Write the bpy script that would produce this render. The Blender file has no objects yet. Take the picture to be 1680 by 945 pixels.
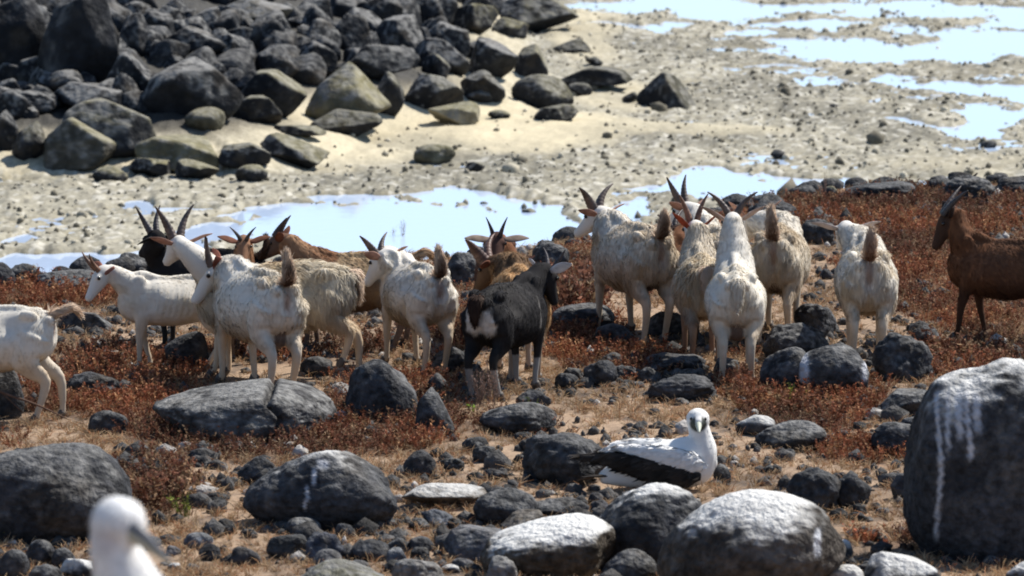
import bpy, bmesh, math, random
import numpy as np
from mathutils import Vector, Matrix

R = math.radians
SC = bpy.context.scene
COL = SC.collection

# ------------------------------------------------------------------ camera
F_PX, CX, CY, HC = 8100.0, 840.0, 472.5, 4.5
PITCH = math.atan(1072.5 / F_PX)
cam_d = bpy.data.cameras.new('camera')
cam = bpy.data.objects.new('camera', cam_d)
COL.objects.link(cam)
cam.location = (0, 0, HC)
cam.rotation_euler = (math.pi / 2 - PITCH, 0, 0)
cam_d.sensor_width = 36.0
cam_d.lens = 36.0 * F_PX / 1680.0
cam_d.clip_start = 0.5
cam_d.clip_end = 20000
cam_d.dof.use_dof = True
cam_d.dof.focus_distance = 30.5
cam_d.dof.aperture_fstop = 5.2
SC.camera = cam

# ------------------------------------------------------------------ light
SUN_AZ, SUN_EL = R(56), R(52)          # azimuth from +Y towards +X
world = bpy.data.worlds.new('World')
SC.world = world
world.use_nodes = True
wn = world.node_tree.nodes
wl = world.node_tree.links
bgn = wn.get('Background') or wn.new('ShaderNodeBackground')
sky = wn.new('ShaderNodeTexSky')
sky.sky_type = 'NISHITA'
sky.sun_disc = False
sky.sun_elevation = SUN_EL
sky.sun_rotation = SUN_AZ
sky.altitude = 0
sky.air_density = 1.0
sky.dust_density = 0.2
sky.ozone_density = 3.0
wl.new(sky.outputs[0], bgn.inputs[0])
bgn.inputs[1].default_value = 0.10
sun_d = bpy.data.lights.new('sun', 'SUN')
sun_d.energy = 5.0
sun_d.angle = R(0.5)
sun_d.color = (1.0, 0.95, 0.87)
sun = bpy.data.objects.new('sun', sun_d)
COL.objects.link(sun)
sdir = Vector((math.sin(SUN_AZ) * math.cos(SUN_EL), math.cos(SUN_AZ) * math.cos(SUN_EL), math.sin(SUN_EL)))
sun.rotation_euler = sdir.to_track_quat('Z', 'Y').to_euler()
sun.location = sdir * 50
SC.view_settings.view_transform = 'Standard'
SC.view_settings.look = 'None'
SC.view_settings.gamma = 1.0
SC.view_settings.use_curve_mapping = False
SC.view_settings.exposure = 0.42
SC.cycles.filter_width = 1.9
SC.cycles.max_bounces = 6
SC.cycles.diffuse_bounces = 3
SC.cycles.use_denoising = True

# ------------------------------------------------------------------ numpy helpers
def vnoise(P, seed=0):
    P = np.asarray(P, float)
    I = np.floor(P).astype(np.int64)
    Fr = P - I
    Fr = Fr * Fr * (3 - 2 * Fr)
    def h(ix, iy, iz):
        v = (ix * 374761393 + iy * 668265263 + iz * 1274126177 + seed * 974711) & 0xffffffff
        v = ((v ^ (v >> 13)) * 1103515245) & 0xffffffff
        v = ((v ^ (v >> 15)) * 2246822519) & 0xffffffff
        return ((v ^ (v >> 16)) & 0xffff) / 65535.0
    x, y, z = I[..., 0], I[..., 1], I[..., 2]
    fx, fy, fz = Fr[..., 0], Fr[..., 1], Fr[..., 2]
    c = [[[h(x + a, y + b, z + d) for d in (0, 1)] for b in (0, 1)] for a in (0, 1)]
    def lerp(a, b, t): return a + (b - a) * t
    return lerp(lerp(lerp(c[0][0][0], c[1][0][0], fx), lerp(c[0][1][0], c[1][1][0], fx), fy),
                lerp(lerp(c[0][0][1], c[1][0][1], fx), lerp(c[0][1][1], c[1][1][1], fx), fy), fz) * 2 - 1

def fbm(P, octv=4, seed=0, gain=0.5):
    P = np.asarray(P, float)
    a, s, n = 1.0, 0.0, 0.0
    for i in range(octv):
        s = s + a * vnoise(P * (2.03 ** i) + 17.3 * i, seed + i)
        n += a
        a *= gain
    return s / n

def P2(x, y, f, z=0.0):
    x = np.asarray(x, float); y = np.asarray(y, float)
    return np.stack([x * f, y * f, np.full_like(x * f, z)], -1)

def smooth(a, b, x):
    t = np.clip((np.asarray(x, float) - a) / (b - a), 0, 1)
    return t * t * (3 - 2 * t)

def lerp(a, b, t): return a + (b - a) * t

def mix3(c0, c1, t):
    t = np.asarray(t)[..., None]
    return np.asarray(c0) * (1 - t) + np.asarray(c1) * t

def new_mesh(name, V, Fc, mat=None, col=None, shade=True, normals=None):
    V = np.ascontiguousarray(V, dtype=np.float32)
    me = bpy.data.meshes.new(name)
    if isinstance(Fc, np.ndarray):
        k = Fc.shape[1]
        me.vertices.add(len(V)); me.vertices.foreach_set('co', V.ravel())
        me.loops.add(Fc.size); me.loops.foreach_set('vertex_index', np.ascontiguousarray(Fc, dtype=np.int32).ravel())
        me.polygons.add(len(Fc))
        me.polygons.foreach_set('loop_start', np.arange(0, Fc.size, k, dtype=np.int32))
        me.update(calc_edges=True)
    else:
        me.from_pydata(V.tolist(), [], [list(f) for f in Fc])
        me.update()
    me.polygons.foreach_set('use_smooth', np.full(len(me.polygons), bool(shade)))
    if col is not None:
        at = me.attributes.new('col', 'FLOAT_COLOR', 'POINT')
        c4 = np.ones((len(V), 4), np.float32); c4[:, :3] = np.clip(col, 0, 1)
        at.data.foreach_set('color', c4.ravel())
    if mat is not None: me.materials.append(mat)
    if normals is not None:
        me.normals_split_custom_set_from_vertices(np.asarray(normals, np.float32).tolist())
    return me

def add(name, me, parent=None, loc=None):
    o = bpy.data.objects.new(name, me)
    COL.objects.link(o)
    if parent is not None: o.parent = parent
    if loc is not None: o.location = loc
    return o

def tag(o, label=None, cat=None, group=None, kind=None):
    if label: o['label'] = label
    if cat: o['category'] = cat
    if group: o['group'] = group
    if kind: o['kind'] = kind
    return o

def empty(name, loc, rz=0.0, sc=1.0):
    o = bpy.data.objects.new(name, None)
    COL.objects.link(o)
    o.empty_display_size = 0.2
    o.location = loc
    o.rotation_euler = (0, 0, rz)
    o.scale = (sc, sc, sc)
    return o

def catmull(pts, n):
    P = np.asarray(pts, float)
    m = len(P)
    E = np.vstack([2 * P[0] - P[1], P, 2 * P[-1] - P[-2]])
    out = []
    for t in np.linspace(0, m - 1, n):
        i = min(int(t), m - 2); u = t - i
        p0, p1, p2, p3 = E[i], E[i + 1], E[i + 2], E[i + 3]
        out.append(0.5 * ((2 * p1) + (-p0 + p2) * u + (2 * p0 - 5 * p1 + 4 * p2 - p3) * u * u + (-p0 + 3 * p1 - 3 * p2 + p3) * u ** 3))
    return np.array(out)

def loft(pts, rad, n=None, seg=14, up=(0, 0, 1), caps=True, expo=2.0):
    """closed tube along pts; rad rows (half width, half height)"""
    P = np.asarray(pts, float)
    r = np.asarray(rad, float)
    if r.ndim == 1: r = np.stack([r, r], 1)
    if n:
        P = catmull(P, n); 
        r = np.maximum(catmull(np.hstack([r, np.zeros((len(r), 1))]), n)[:, :2], 0.0015)
    T = np.gradient(P, axis=0); T /= np.linalg.norm(T, axis=1)[:, None] + 1e-9
    up = np.asarray(up, float)
    S = np.cross(np.broadcast_to(up, T.shape), T)
    for i in range(len(S)):
        if np.linalg.norm(S[i]) < 0.05: S[i] = S[i - 1] if i else np.cross((1, 0.3, 0), T[i])
        S[i] /= np.linalg.norm(S[i])
        if i and S[i].dot(S[i - 1]) < 0: S[i] = -S[i]
    U = np.cross(T, S)
    a = np.linspace(0, 2 * np.pi, seg, endpoint=False)
    ca, sa = np.cos(a), np.sin(a)
    if expo != 2.0:
        ca = np.sign(ca) * np.abs(ca) ** (2 / expo); sa = np.sign(sa) * np.abs(sa) ** (2 / expo)
    V = (P[:, None] + S[:, None] * (ca[None, :, None] * r[:, 0, None, None]) + U[:, None] * (sa[None, :, None] * r[:, 1, None, None]))
    m = len(P)
    V = V.reshape(-1, 3)
    Fc = []
    for i in range(m - 1):
        for j in range(seg):
            k = (j + 1) % seg
            Fc.append((i * seg + j, i * seg + k, (i + 1) * seg + k, (i + 1) * seg + j))
    if caps:
        Fc.append(tuple(range(seg))[::-1])
        Fc.append(tuple((m - 1) * seg + j for j in range(seg)))
    return V, Fc

def join(parts):
    Vs, Fs, o = [], [], 0
    for V, Fc in parts:
        Vs.append(V); Fs += [tuple(i + o for i in f) for f in Fc]; o += len(V)
    return np.vstack(Vs), Fs

def ellipsoid(c, r, seg=12, rings=8):
    V, Fc = [], []
    for i in range(rings + 1):
        t = np.pi * i / rings
        t = min(max(t, 0.02), np.pi - 0.02)
        for j in range(seg):
            p = 2 * np.pi * j / seg
            V.append((c[0] + r[0] * math.sin(t) * math.cos(p), c[1] + r[1] * math.sin(t) * math.sin(p), c[2] - r[2] * math.cos(t)))
    for i in range(rings):
        for j in range(seg):
            k = (j + 1) % seg
            Fc.append((i * seg + j, i * seg + k, (i + 1) * seg + k, (i + 1) * seg + j))
    Fc.append(tuple(range(seg))[::-1]); Fc.append(tuple(rings * seg + j for j in range(seg)))
    return np.array(V), Fc

# ------------------------------------------------------------------ camera geometry
cp, sp = math.cos(PITCH), math.sin(PITCH)
def ray(px, py):
    d = np.array([0, cp, -sp]) + np.array([1, 0, 0]) * (px - CX) / F_PX + np.array([0, sp, cp]) * (CY - py) / F_PX
    return d / d[1]                     # per unit of y
def at_y(px, py, Y):
    return np.array([0, 0, HC]) + ray(px, py) * Y
def project(x, y, z):
    dep = y * cp - (z - HC) * sp
    return CX + F_PX * x / dep, CY - F_PX * (y * sp + (z - HC) * cp) / dep

# ------------------------------------------------------------------ terrain
EDGE_X = [-6, -3.55, -2.8, -0.61, 0.40, 1.96, 2.66, 4.18, 7]
EDGE_D = [34.0, 34.1, 34.5, 35.4, 36.6, 38.7, 39.9, 40.3, 41]
PROF_D = [-30, -10, 0, 10.8, 16, 20, 22.5, 24, 32, 42]
PROF_Z = [4.0, 3.2, 3.0, 1.92, 1.02, 0.36, 0.06, 0.0, 0.0, 0.05]
ZF = -1.5                               # the tidal flat
def h_fore(x, y):
    x = np.asarray(x, float); y = np.asarray(y, float)
    z = np.interp(y, PROF_D, PROF_Z)
    z = z + 0.045 * fbm(P2(x, y, 0.55), 3, 5) + 0.018 * fbm(P2(x, y, 3.1), 3, 9)
    e = np.interp(x, EDGE_X, EDGE_D) + 0.35 * fbm(P2(x, y * 0.1, 0.9), 3, 21)
    return z - 2.0 * smooth(0.0, 3.0, y - e)

BX_D = [50, 54, 55.9, 59.6, 61.9, 64.8, 74.8, 81, 90, 100, 110]
BX_X = [-9, -2.6, -2.07, -1.47, 0.25, 0.7, 0.3, 0.4, -1, -6, -14]
def h_mound(x, y):
    xb = np.interp(y, BX_D, BX_X)
    q = np.minimum(xb - x, (y - 54.3) * 0.9)
    q = np.clip(q, 0, 7)
    return 0.30 * q - 0.012 * q * q

POOLS = [  # px, py, half width px, half height px, strength
 (760, 372, 200, 34, 1.2), (900, 372, 90, 22, 1), (560, 385, 160, 36, 1.1), (560, 330, 72, 11, 1), (740, 318, 60, 12, .9),
 (830, 336, 70, 14, .8), (250, 352, 62, 8, 1), (420, 362, 110, 13, .9), (330, 400, 90, 16, .55), (20, 395, 34, 12, 1), (110, 435, 110, 12, 1), (260, 430, 80, 10, .9), (20, 440, 40, 18, 1),
 (680, 410, 260, 22, 1), (1010, 335, 60, 12, .8), (1180, 308, 150, 15, 1), (1330, 292, 85, 13, 1), (1280, 310, 90, 10, .8), (1040, 40, 95, 6, .9), (1190, 20, 105, 12, 1), (1090, 8, 120, 7, .9), (1370, 22, 70, 8, .9),
 (1340, 48, 60, 6, .9), (1245, 103, 50, 5, .9), (1255, 62, 34, 5, .9), (1500, 88, 190, 11, 1), (1640, 70, 90, 12, 1), (1370, 76, 90, 8, .9), (1590, 142, 95, 14, 1.1), (1480, 130, 60, 6, .9),
 (1560, 200, 100, 8, 1), (1650, 192, 60, 14, 1.1), (1230, 130, 45, 5, .9), (1310, 146, 30, 4, .8), (1560, 20, 130, 9, .6), (1680, 40, 60, 12, .7), (1590, 228, 60, 7, .55), (1420, 164, 30, 4, .7),
 (980, 12, 60, 8, .7)]
PW = []
for (a, b, c, d, s) in POOLS:
    if b < 235 and a > 930: s *= .72
    elif 300 < b < 420: s *= .84
    r0, r1, r2 = ray(a, b), ray(a, b - d), ray(a, b + d)
    y0 = (ZF - HC) / r0[2]; y1 = (ZF - HC) / r1[2]; y2 = (ZF - HC) / r2[2]
    PW.append((r0[0] * y0, (y1 + y2) / 2, c / F_PX * y0, (y1 - y2) / 2, s))
SANDS = [(830, 222, 170, 30, 1), (560, 208, 220, 24, 1), (380, 197, 130, 20, 1), (1000, 160, 90, 30, .6), (1110, 222, 150, 12, .6), (960, 60, 60, 50, .6), (600, 250, 200, 26, .7), (1560, 262, 130, 14, .4)]
SW = []
for (a, b, c, d, s) in SANDS:
    y0 = (ZF - HC) / ray(a, b)[2]; y1 = (ZF - HC) / ray(a, b - d)[2]; y2 = (ZF - HC) / ray(a, b + d)[2]
    SW.append((ray(a, b)[0] * y0, (y1 + y2) / 2, c / F_PX * y0, (y1 - y2) / 2, s))
def blobs(lst, x, y, warp=0.0):
    x = np.asarray(x, float); y = np.asarray(y, float)
    if warp:
        wx = 0.55 * fbm(P2(x, y * 0.35, 0.9), 4, 31); wy = 2.6 * fbm(P2(x, y * 0.35, 0.9), 4, 41)
        x = x + warp * wx; y = y + warp * wy
    m = np.zeros(np.broadcast(x, y).shape)
    for (a, b, c, d, s) in lst:
        q = ((x - a) / c) ** 2 + ((y - b) / d) ** 2
        m = np.maximum(m, s * np.clip(1.5 - q * 0.85, -1, 1))
    return m
def flat_parts(x, y):
    pool = blobs(PW, x, y, 1.0)
    sand = np.clip(blobs(SW, x, y, 0.8), 0, 1)
    lo = fbm(P2(x, y * 0.4, 0.35), 3, 51)
    mid = fbm(P2(x, y * 0.55, 1.7), 4, 57)
    fine = fbm(P2(x, y, 9.0), 3, 61)
    right = smooth(0.5, 5.0, x) * smooth(60, 72, y)
    base = 0.032 + 0.020 * lo + 0.056 * mid - 0.024 * right + 0.022 * fbm(P2(x, y * .5, 4.5), 3, 65)
    rub = 0.040 * fine * (1 - 0.8 * sand)
    base = base + .030 * right * fbm(P2(x, y * 3.5, 0.35), 3, 67)
    z = base + rub + 0.035 * sand - 0.135 * np.clip(pool, 0, 1)
    return z, sand, pool, mid, fine
def h_flat(x, y):
    z, *_ = flat_parts(x, y)
    return ZF + z * smooth(200, 140, y) - 0.4 * smooth(130, 200, y) + h_mound(x, y)
def ground(x, y):
    return np.maximum(h_fore(x, y), h_flat(x, y))
def hit(px, py, fn=ground, y0=14.0, y1=150.0):
    r = ray(px, py)
    ys = np.concatenate([np.arange(y0, 45, 0.03), np.arange(45, y1, 0.08)])
    d = HC + r[2] * ys - fn(r[0] * ys, ys)
    i = np.argmax(d < 0)
    if d[i] >= 0: i = len(ys) - 1
    Y = ys[i]
    return np.array([r[0] * Y, Y, float(fn(np.array([r[0] * Y]), np.array([Y]))[0])])
def gz(x, y): return float(ground(np.array([x]), np.array([y]))[0])

# ------------------------------------------------------------------ materials
def mat_new(name):
    m = bpy.data.materials.new(name); m.use_nodes = True
    nt = m.node_tree; nt.nodes.clear()
    out = nt.nodes.new('ShaderNodeOutputMaterial')
    return m, nt, out
def mat_attr(name, rough=0.85, nscale=30.0, namp=0.35, bump=0.0, bscale=60.0, trans=0.0, spec=0.3, coord='Object', bdist=0.01):
    """Principled coloured by the vertex colour 'col' times a fine noise, with a bump"""
    m, nt, out = mat_new(name)
    N, L = nt.nodes, nt.links
    b = N.new('ShaderNodeBsdfPrincipled')
    at = N.new('ShaderNodeAttribute'); at.attribute_name = 'col'
    tc = N.new('ShaderNodeTexCoord')
    no = N.new('ShaderNodeTexNoise'); no.inputs['Scale'].default_value = nscale; no.inputs['Detail'].default_value = 5
    L.new(tc.outputs[coord], no.inputs['Vector'])
    mr = N.new('ShaderNodeMapRange'); mr.inputs[1].default_value = 0.25; mr.inputs[2].default_value = 0.75
    mr.inputs[3].default_value = 1 - namp; mr.inputs[4].default_value = 1 + namp
    L.new(no.outputs[0], mr.inputs[0])
    mx = N.new('ShaderNodeVectorMath'); mx.operation = 'SCALE'
    bw = N.new('ShaderNodeRGBToBW'); L.new(at.outputs['Color'], bw.inputs[0])       # pale coatings are less mottled than bare stone
    ml = N.new('ShaderNodeMapRange'); ml.inputs[1].default_value = .15; ml.inputs[2].default_value = .6; ml.inputs[3].default_value = 0; ml.inputs[4].default_value = .75
    L.new(bw.outputs[0], ml.inputs[0])
    mf = N.new('ShaderNodeMix'); mf.data_type = 'FLOAT'; L.new(ml.outputs[0], mf.inputs[0]); L.new(mr.outputs[0], mf.inputs[2]); mf.inputs[3].default_value = 1.0
    L.new(at.outputs['Color'], mx.inputs[0]); L.new(mf.outputs[0], mx.inputs['Scale'])
    L.new(mx.outputs[0], b.inputs['Base Color'])
    b.inputs['Roughness'].default_value = rough
    b.inputs['Specular IOR Level'].default_value = spec
    if bump:
        n2 = N.new('ShaderNodeTexNoise'); n2.inputs['Scale'].default_value = bscale; n2.inputs['Detail'].default_value = 6
        L.new(tc.outputs[coord], n2.inputs['Vector'])
        bp = N.new('ShaderNodeBump'); bp.inputs['Strength'].default_value = bump; bp.inputs['Distance'].default_value = bdist
        L.new(n2.outputs[0], bp.inputs['Height']); L.new(bp.outputs[0], b.inputs['Normal'])
    if trans:
        tr = N.new('ShaderNodeBsdfTranslucent'); L.new(mx.outputs[0], tr.inputs[0])
        ms = N.new('ShaderNodeMixShader'); ms.inputs[0].default_value = trans
        L.new(b.outputs[0], ms.inputs[1]); L.new(tr.outputs[0], ms.inputs[2]); L.new(ms.outputs[0], out.inputs[0])
    else:
        L.new(b.outputs[0], out.inputs[0])
    return m
M_ROCK = mat_attr('lava_rock', 0.85, 24, 0.65, 1.0, 38, spec=0.12, bdist=0.026)
M_FARROCK = mat_attr('shore_rock', 0.85, 9, 0.35, 0.8, 12, spec=0.12, bdist=0.05)
M_SOIL = mat_attr('dry_soil', 0.95, 40, 0.3, 0.6, 90, spec=0.1, bdist=0.012)
M_FLAT = mat_attr('tidal_rubble', 0.8, 22, 0.35, 0.4, 40, spec=0.25, bdist=0.02)
M_PLANT = mat_attr('dry_leaves', 0.8, 15, 0.25, trans=0.25, spec=0.15)
M_GRASS = mat_attr('straw', 0.75, 15, 0.2, trans=0.3, spec=0.2)
M_SKIN = mat_attr('goat_hide', 0.9, 40, 0.10, spec=0.1)
M_HAIR = mat_attr('goat_hair', 0.7, 60, 0.10, trans=0.28, spec=0.2)
M_EAR = mat_attr('goat_ear', 0.8, 40, 0.1, trans=0.3, spec=0.15)
M_HORN = mat_attr('horn', 0.5, 55, 0.3, 0.5, 120, spec=0.4, bdist=0.004)
M_HOOF = mat_attr('hoof', 0.6, 40, 0.2, spec=0.3)
M_FEATHER = mat_attr('plumage', 0.8, 50, 0.06, 0.25, 60, spec=0.15, bdist=0.004)
M_DOWN = mat_attr('down', 0.9, 50, 0.04, trans=0.25, spec=0.05)
M_BILL = mat_attr('bill', 0.45, 40, 0.15, spec=0.4)
M_WOOD = mat_attr('dead_wood', 0.9, 40, 0.3, spec=0.1)
def mat_eye():
    m, nt, out = mat_new('eye')
    b = nt.nodes.new('ShaderNodeBsdfPrincipled'); b.inputs['Base Color'].default_value = (.012, .009, .006, 1); b.inputs['Roughness'].default_value = .12
    nt.links.new(b.outputs[0], out.inputs[0]); return m
M_EYE = mat_eye()
def mat_water():
    m, nt, out = mat_new('shallow_water')
    N, L = nt.nodes, nt.links
    b = N.new('ShaderNodeBsdfPrincipled')
    b.inputs['Base Color'].default_value = (.52, .64, .84, 1); b.inputs['Roughness'].default_value = .03
    b.inputs['IOR'].default_value = 1.33; b.inputs['Specular IOR Level'].default_value = 0.5
    tc = N.new('ShaderNodeTexCoord'); no = N.new('ShaderNodeTexNoise'); no.inputs['Scale'].default_value = 6; no.inputs['Detail'].default_value = 3
    L.new(tc.outputs['Object'], no.inputs['Vector'])
    bp = N.new('ShaderNodeBump'); bp.inputs['Strength'].default_value = .12; bp.inputs['Distance'].default_value = .01
    L.new(no.outputs[0], bp.inputs['Height']); L.new(bp.outputs[0], b.inputs['Normal'])
    L.new(b.outputs[0], out.inputs[0]); return m
M_WATER = mat_water()
# ------------------------------------------------------------------ ground sheets
def grid_mesh(name, X, Y, Z, mat, col):
    ny, nx = X.shape
    V = np.stack([X, Y, Z], -1).reshape(-1, 3)
    i = np.arange(ny * nx).reshape(ny, nx)
    Fc = np.stack([i[:-1, :-1], i[:-1, 1:], i[1:, 1:], i[1:, :-1]], -1).reshape(-1, 4)
    return new_mesh(name, V, Fc, mat, col.reshape(-1, 3))

# where the red-brown cover grows (drawn as patches on the ground)
REDS = [(70, 490, 130, 26, 1), (200, 640, 150, 70, 1), (330, 720, 160, 36, .9), (560, 710, 190, 45, 1), (660, 650, 120, 40, .7), (30, 570, 60, 40, .4), (270, 800, 80, 55, .9), (40, 640, 120, 40, .9),
 (1480, 360, 260, 50, 1), (1450, 430, 120, 40, .9), (1620, 610, 110, 55, 1), (1600, 500, 130, 50, .8), (1330, 670, 120, 40, 1), (1240, 640, 70, 30, .8), (960, 560, 90, 45, .9), (930, 470, 70, 60, .9), (740, 540, 60, 40, .9),
 (1060, 600, 90, 28, .8), (1480, 480, 60, 40, .8), (1240, 580, 50, 25, .6), (860, 700, 80, 22, .6), (620, 570, 90, 24, .7), (1400, 740, 70, 26, .6), (1510, 880, 50, 30, .6), (1180, 330, 160, 16, .8), (450, 560, 150, 40, .6), (1560, 330, 160, 22, 1),
 (1280, 420, 60, 22, .5), (0, 720, 60, 16, .5), (700, 800, 40, 14, .5), (1100, 480, 70, 40, .6), (600, 470, 300, 26, .6)]
TANS = [(1350, 440, 60, 60, 1), (880, 640, 130, 40, .7), (760, 770, 240, 26, 1), (620, 870, 90, 30, .9), (1470, 850, 60, 40, .8), (250, 560, 60, 16, .8), (1000, 690, 90, 30, .8), (640, 600, 60, 22, .8), (100, 700, 60, 12, .8), (900, 790, 80, 16, .9), (320, 740, 60, 14, .5), (1110, 460, 30, 40, .8), (1040, 545, 50, 16, .6)]
def pix_blob(lst, x, y):
    px, py = project(x, y, 0.0 * x + np.interp(y, PROF_D, PROF_Z))
    m = np.zeros(np.shape(x))
    wx = 28 * fbm(P2(x, y, 1.6), 3, 71); wy = 16 * fbm(P2(x, y, 1.6), 3, 75)
    for (a, b, c, d, s) in lst:
        q = ((px + wx - a) / c) ** 2 + ((py + wy - b) / d) ** 2
        m = np.maximum(m, s * np.clip(1.3 - 0.8 * q, 0, 1))
    return m
def red_density(x, y):
    r = pix_blob(REDS, x, y); t = pix_blob(TANS, x, y)
    px, py = project(x, y, 0.0 * x + np.interp(y, PROF_D, PROF_Z))
    out = (np.abs(px - 840) > 900) | (py < 250)
    n = fbm(P2(x, y, 1.3), 4, 81)
    d = np.where(out, 0.5 + 0.9 * n, r * 0.95 - t * 0.45 + 0.42 * n + 0.05)
    return np.clip(d, 0, 1) * smooth(15, 20, y)

def build_ground():
    xs = np.concatenate([np.linspace(-60, -6, 28)[:-1], np.arange(-6, 6.001, 0.03), np.linspace(6, 60, 28)[1:]])
    ys = np.concatenate([np.linspace(-30, 18, 60)[:-1], np.arange(18, 44, 0.045), np.linspace(44, 50, 12)])
    X, Y = np.meshgrid(xs, ys)
    Z = h_fore(X, Y)
    near = (np.abs(X) < 6) & (Y > 18)
    Z = Z + np.where(near, 0.010 * fbm(P2(X, Y, 11.0), 3, 91), 0)
    d = red_density(X, Y)
    n1 = fbm(P2(X, Y, 2.3), 4, 93); n2 = fbm(P2(X, Y, 14), 3, 95)
    col = mix3((.335, .24, .165), (.205, .148, .105), smooth(-.2, .5, n1))
    col = mix3(col, (.115, .066, .042), smooth(.25, .8, d) * .85)
    col = mix3(col, (.075, .062, .055), smooth(.0, .45, n2 + .4 * n1) * .7)       # dark grit
    far = smooth(-.2, .9, Y - np.interp(X, EDGE_X, EDGE_D))
    col = mix3(col, (.10, .085, .07), far)
    o = add('ground', grid_mesh('ground', X, Y, Z, M_SOIL, col)); tag(o, kind='structure')

def build_flat():
    rows = np.concatenate([np.linspace(36, 44, 10)[:-1], np.arange(44, 98, 0.09), np.geomspace(98, 260, 60)])
    u = np.concatenate([np.linspace(-6, -1.02, 40)[:-1], np.linspace(-1.02, 1.02, 620), np.linspace(1.02, 6, 40)[1:]])
    Y = np.repeat(rows[:, None], len(u), 1)
    X = u[None, :] * (0.106 * Y + 0.9)
    zf, sand, pool, mid, fine = flat_parts(X, Y)
    Z = h_flat(X, Y)
    f2 = fbm(P2(X, Y, 16.0), 3, 103)
    Z = Z + 0.016 * f2 * (1 - .8 * sand)
    n = fbm(P2(X, Y * .4, 1.1), 4, 105)
    col = mix3((.335, .308, .235), (.205, .19, .145), smooth(-.4, .3, n - .12 * smooth(-2, 4, X)))
    spk = vnoise(P2(X, Y, 21.0), 107)
    spk2 = vnoise(P2(X, Y, 13.0), 108)
    col = mix3(col, (.10, .092, .072), smooth(.05, .6, spk) * .6 * (1 - .85 * sand))
    col = mix3(col, (.66, .63, .55), smooth(.30, .7, spk2) * .55 * (1 - sand))
    col = mix3(col, mix3((.60, .52, .35), (.47, .41, .28), smooth(-.3, .5, n)), np.clip(sand * 1.1 - .12 + .3 * mid, 0, 1))
    wet = smooth(.03, -.015, zf)
    col = mix3(col, (.20, .165, .085), wet * .55)                                   # algae rim under the waterline
    hm_ = h_mound(X, Y) + .18 * fbm(P2(X, Y, .8), 3, 109)
    col = mix3(col, (.50, .44, .31), smooth(.0, .12, h_mound(X, Y)) * .8)
    mo = smooth(.22, .5, hm_)
    col = mix3(col, (.03, .029, .028), mo * .95)
    o = add('tidal_flat', grid_mesh('tidal_flat', X, Y, Z, M_FLAT, col)); tag(o, kind='structure')
    V = np.array([(-6000, 36, ZF), (6000, 36, ZF), (6000, 12000, ZF), (-6000, 12000, ZF)], float)
    w = add('water', new_mesh('water', V, np.array([[0, 1, 2, 3]]), M_WATER, shade=False)); tag(w, kind='structure')

build_ground()
build_flat()

# ------------------------------------------------------------------ rocks
_ico = {}
def ico(sub):
    if sub not in _ico:
        bm = bmesh.new(); bmesh.ops.create_icosphere(bm, subdivisions=sub, radius=1)
        bm.verts.ensure_lookup_table()
        _ico[sub] = (np.array([v.co for v in bm.verts]), np.array([[v.index for v in f.verts] for f in bm.faces]))
        bm.free()
    return _ico[sub]
STY = {  # cuts, p-norm power, roughness amp, roughness frequency, fine amp
 'round': (11, 9, .14, 1.6, .028), 'egg': (7, 8, .11, 1.5, .024), 'ang': (15, 48, .05, 2.2, .016), 'slab': (13, 44, .045, 1.8, .014), 'clinker': (9, 9, .26, 2.4, .05), 'lump': (10, 12, .15, 1.8, .03)}
def rock_shape(style, size, seed, sub, planes=()):
    D, Fc = ico(sub)
    rng = np.random.default_rng(seed)
    cuts, p, ra, rf, fa = STY[style]
    sph = 1.12 if style in ('ang', 'slab') else .9
    acc = np.ones(len(D)) * (1 / sph) ** p
    pl = [(np.array(q[:3], float), q[3]) for q in planes]
    for i in range(cuts):
        n = rng.normal(size=3); n[2] = abs(n[2]) * .8 if i % 3 else n[2]
        pl.append((n, rng.uniform(.50, .86) if style in ('ang', 'slab') else rng.uniform(.62, .95)))
    for n, o in pl:
        n = n / np.linalg.norm(n)
        acc = acc + (np.maximum(D @ n, 0) / o) ** p
    V = D * (acc ** (-1 / p))[:, None]
    off = seed * 3.17 % 97
    V = V * (1 + ra * fbm(V * rf + off, 4, 7))[:, None]
    V = V + D * (fa * fbm(V * 9 + off, 3, 8))[:, None]
    lo, hi = V.min(0), V.max(0)
    V = (V - (lo + hi) / 2) / (hi - lo) * np.asarray(size)
    return V, Fc
def vert_normals(V, Fc):
    n = np.cross(V[Fc[:, 1]] - V[Fc[:, 0]], V[Fc[:, 2]] - V[Fc[:, 0]])
    N = np.zeros_like(V)
    for k in range(3): np.add.at(N, Fc[:, k], n)
    return N / (np.linalg.norm(N, axis=1)[:, None] + 1e-12)
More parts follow.
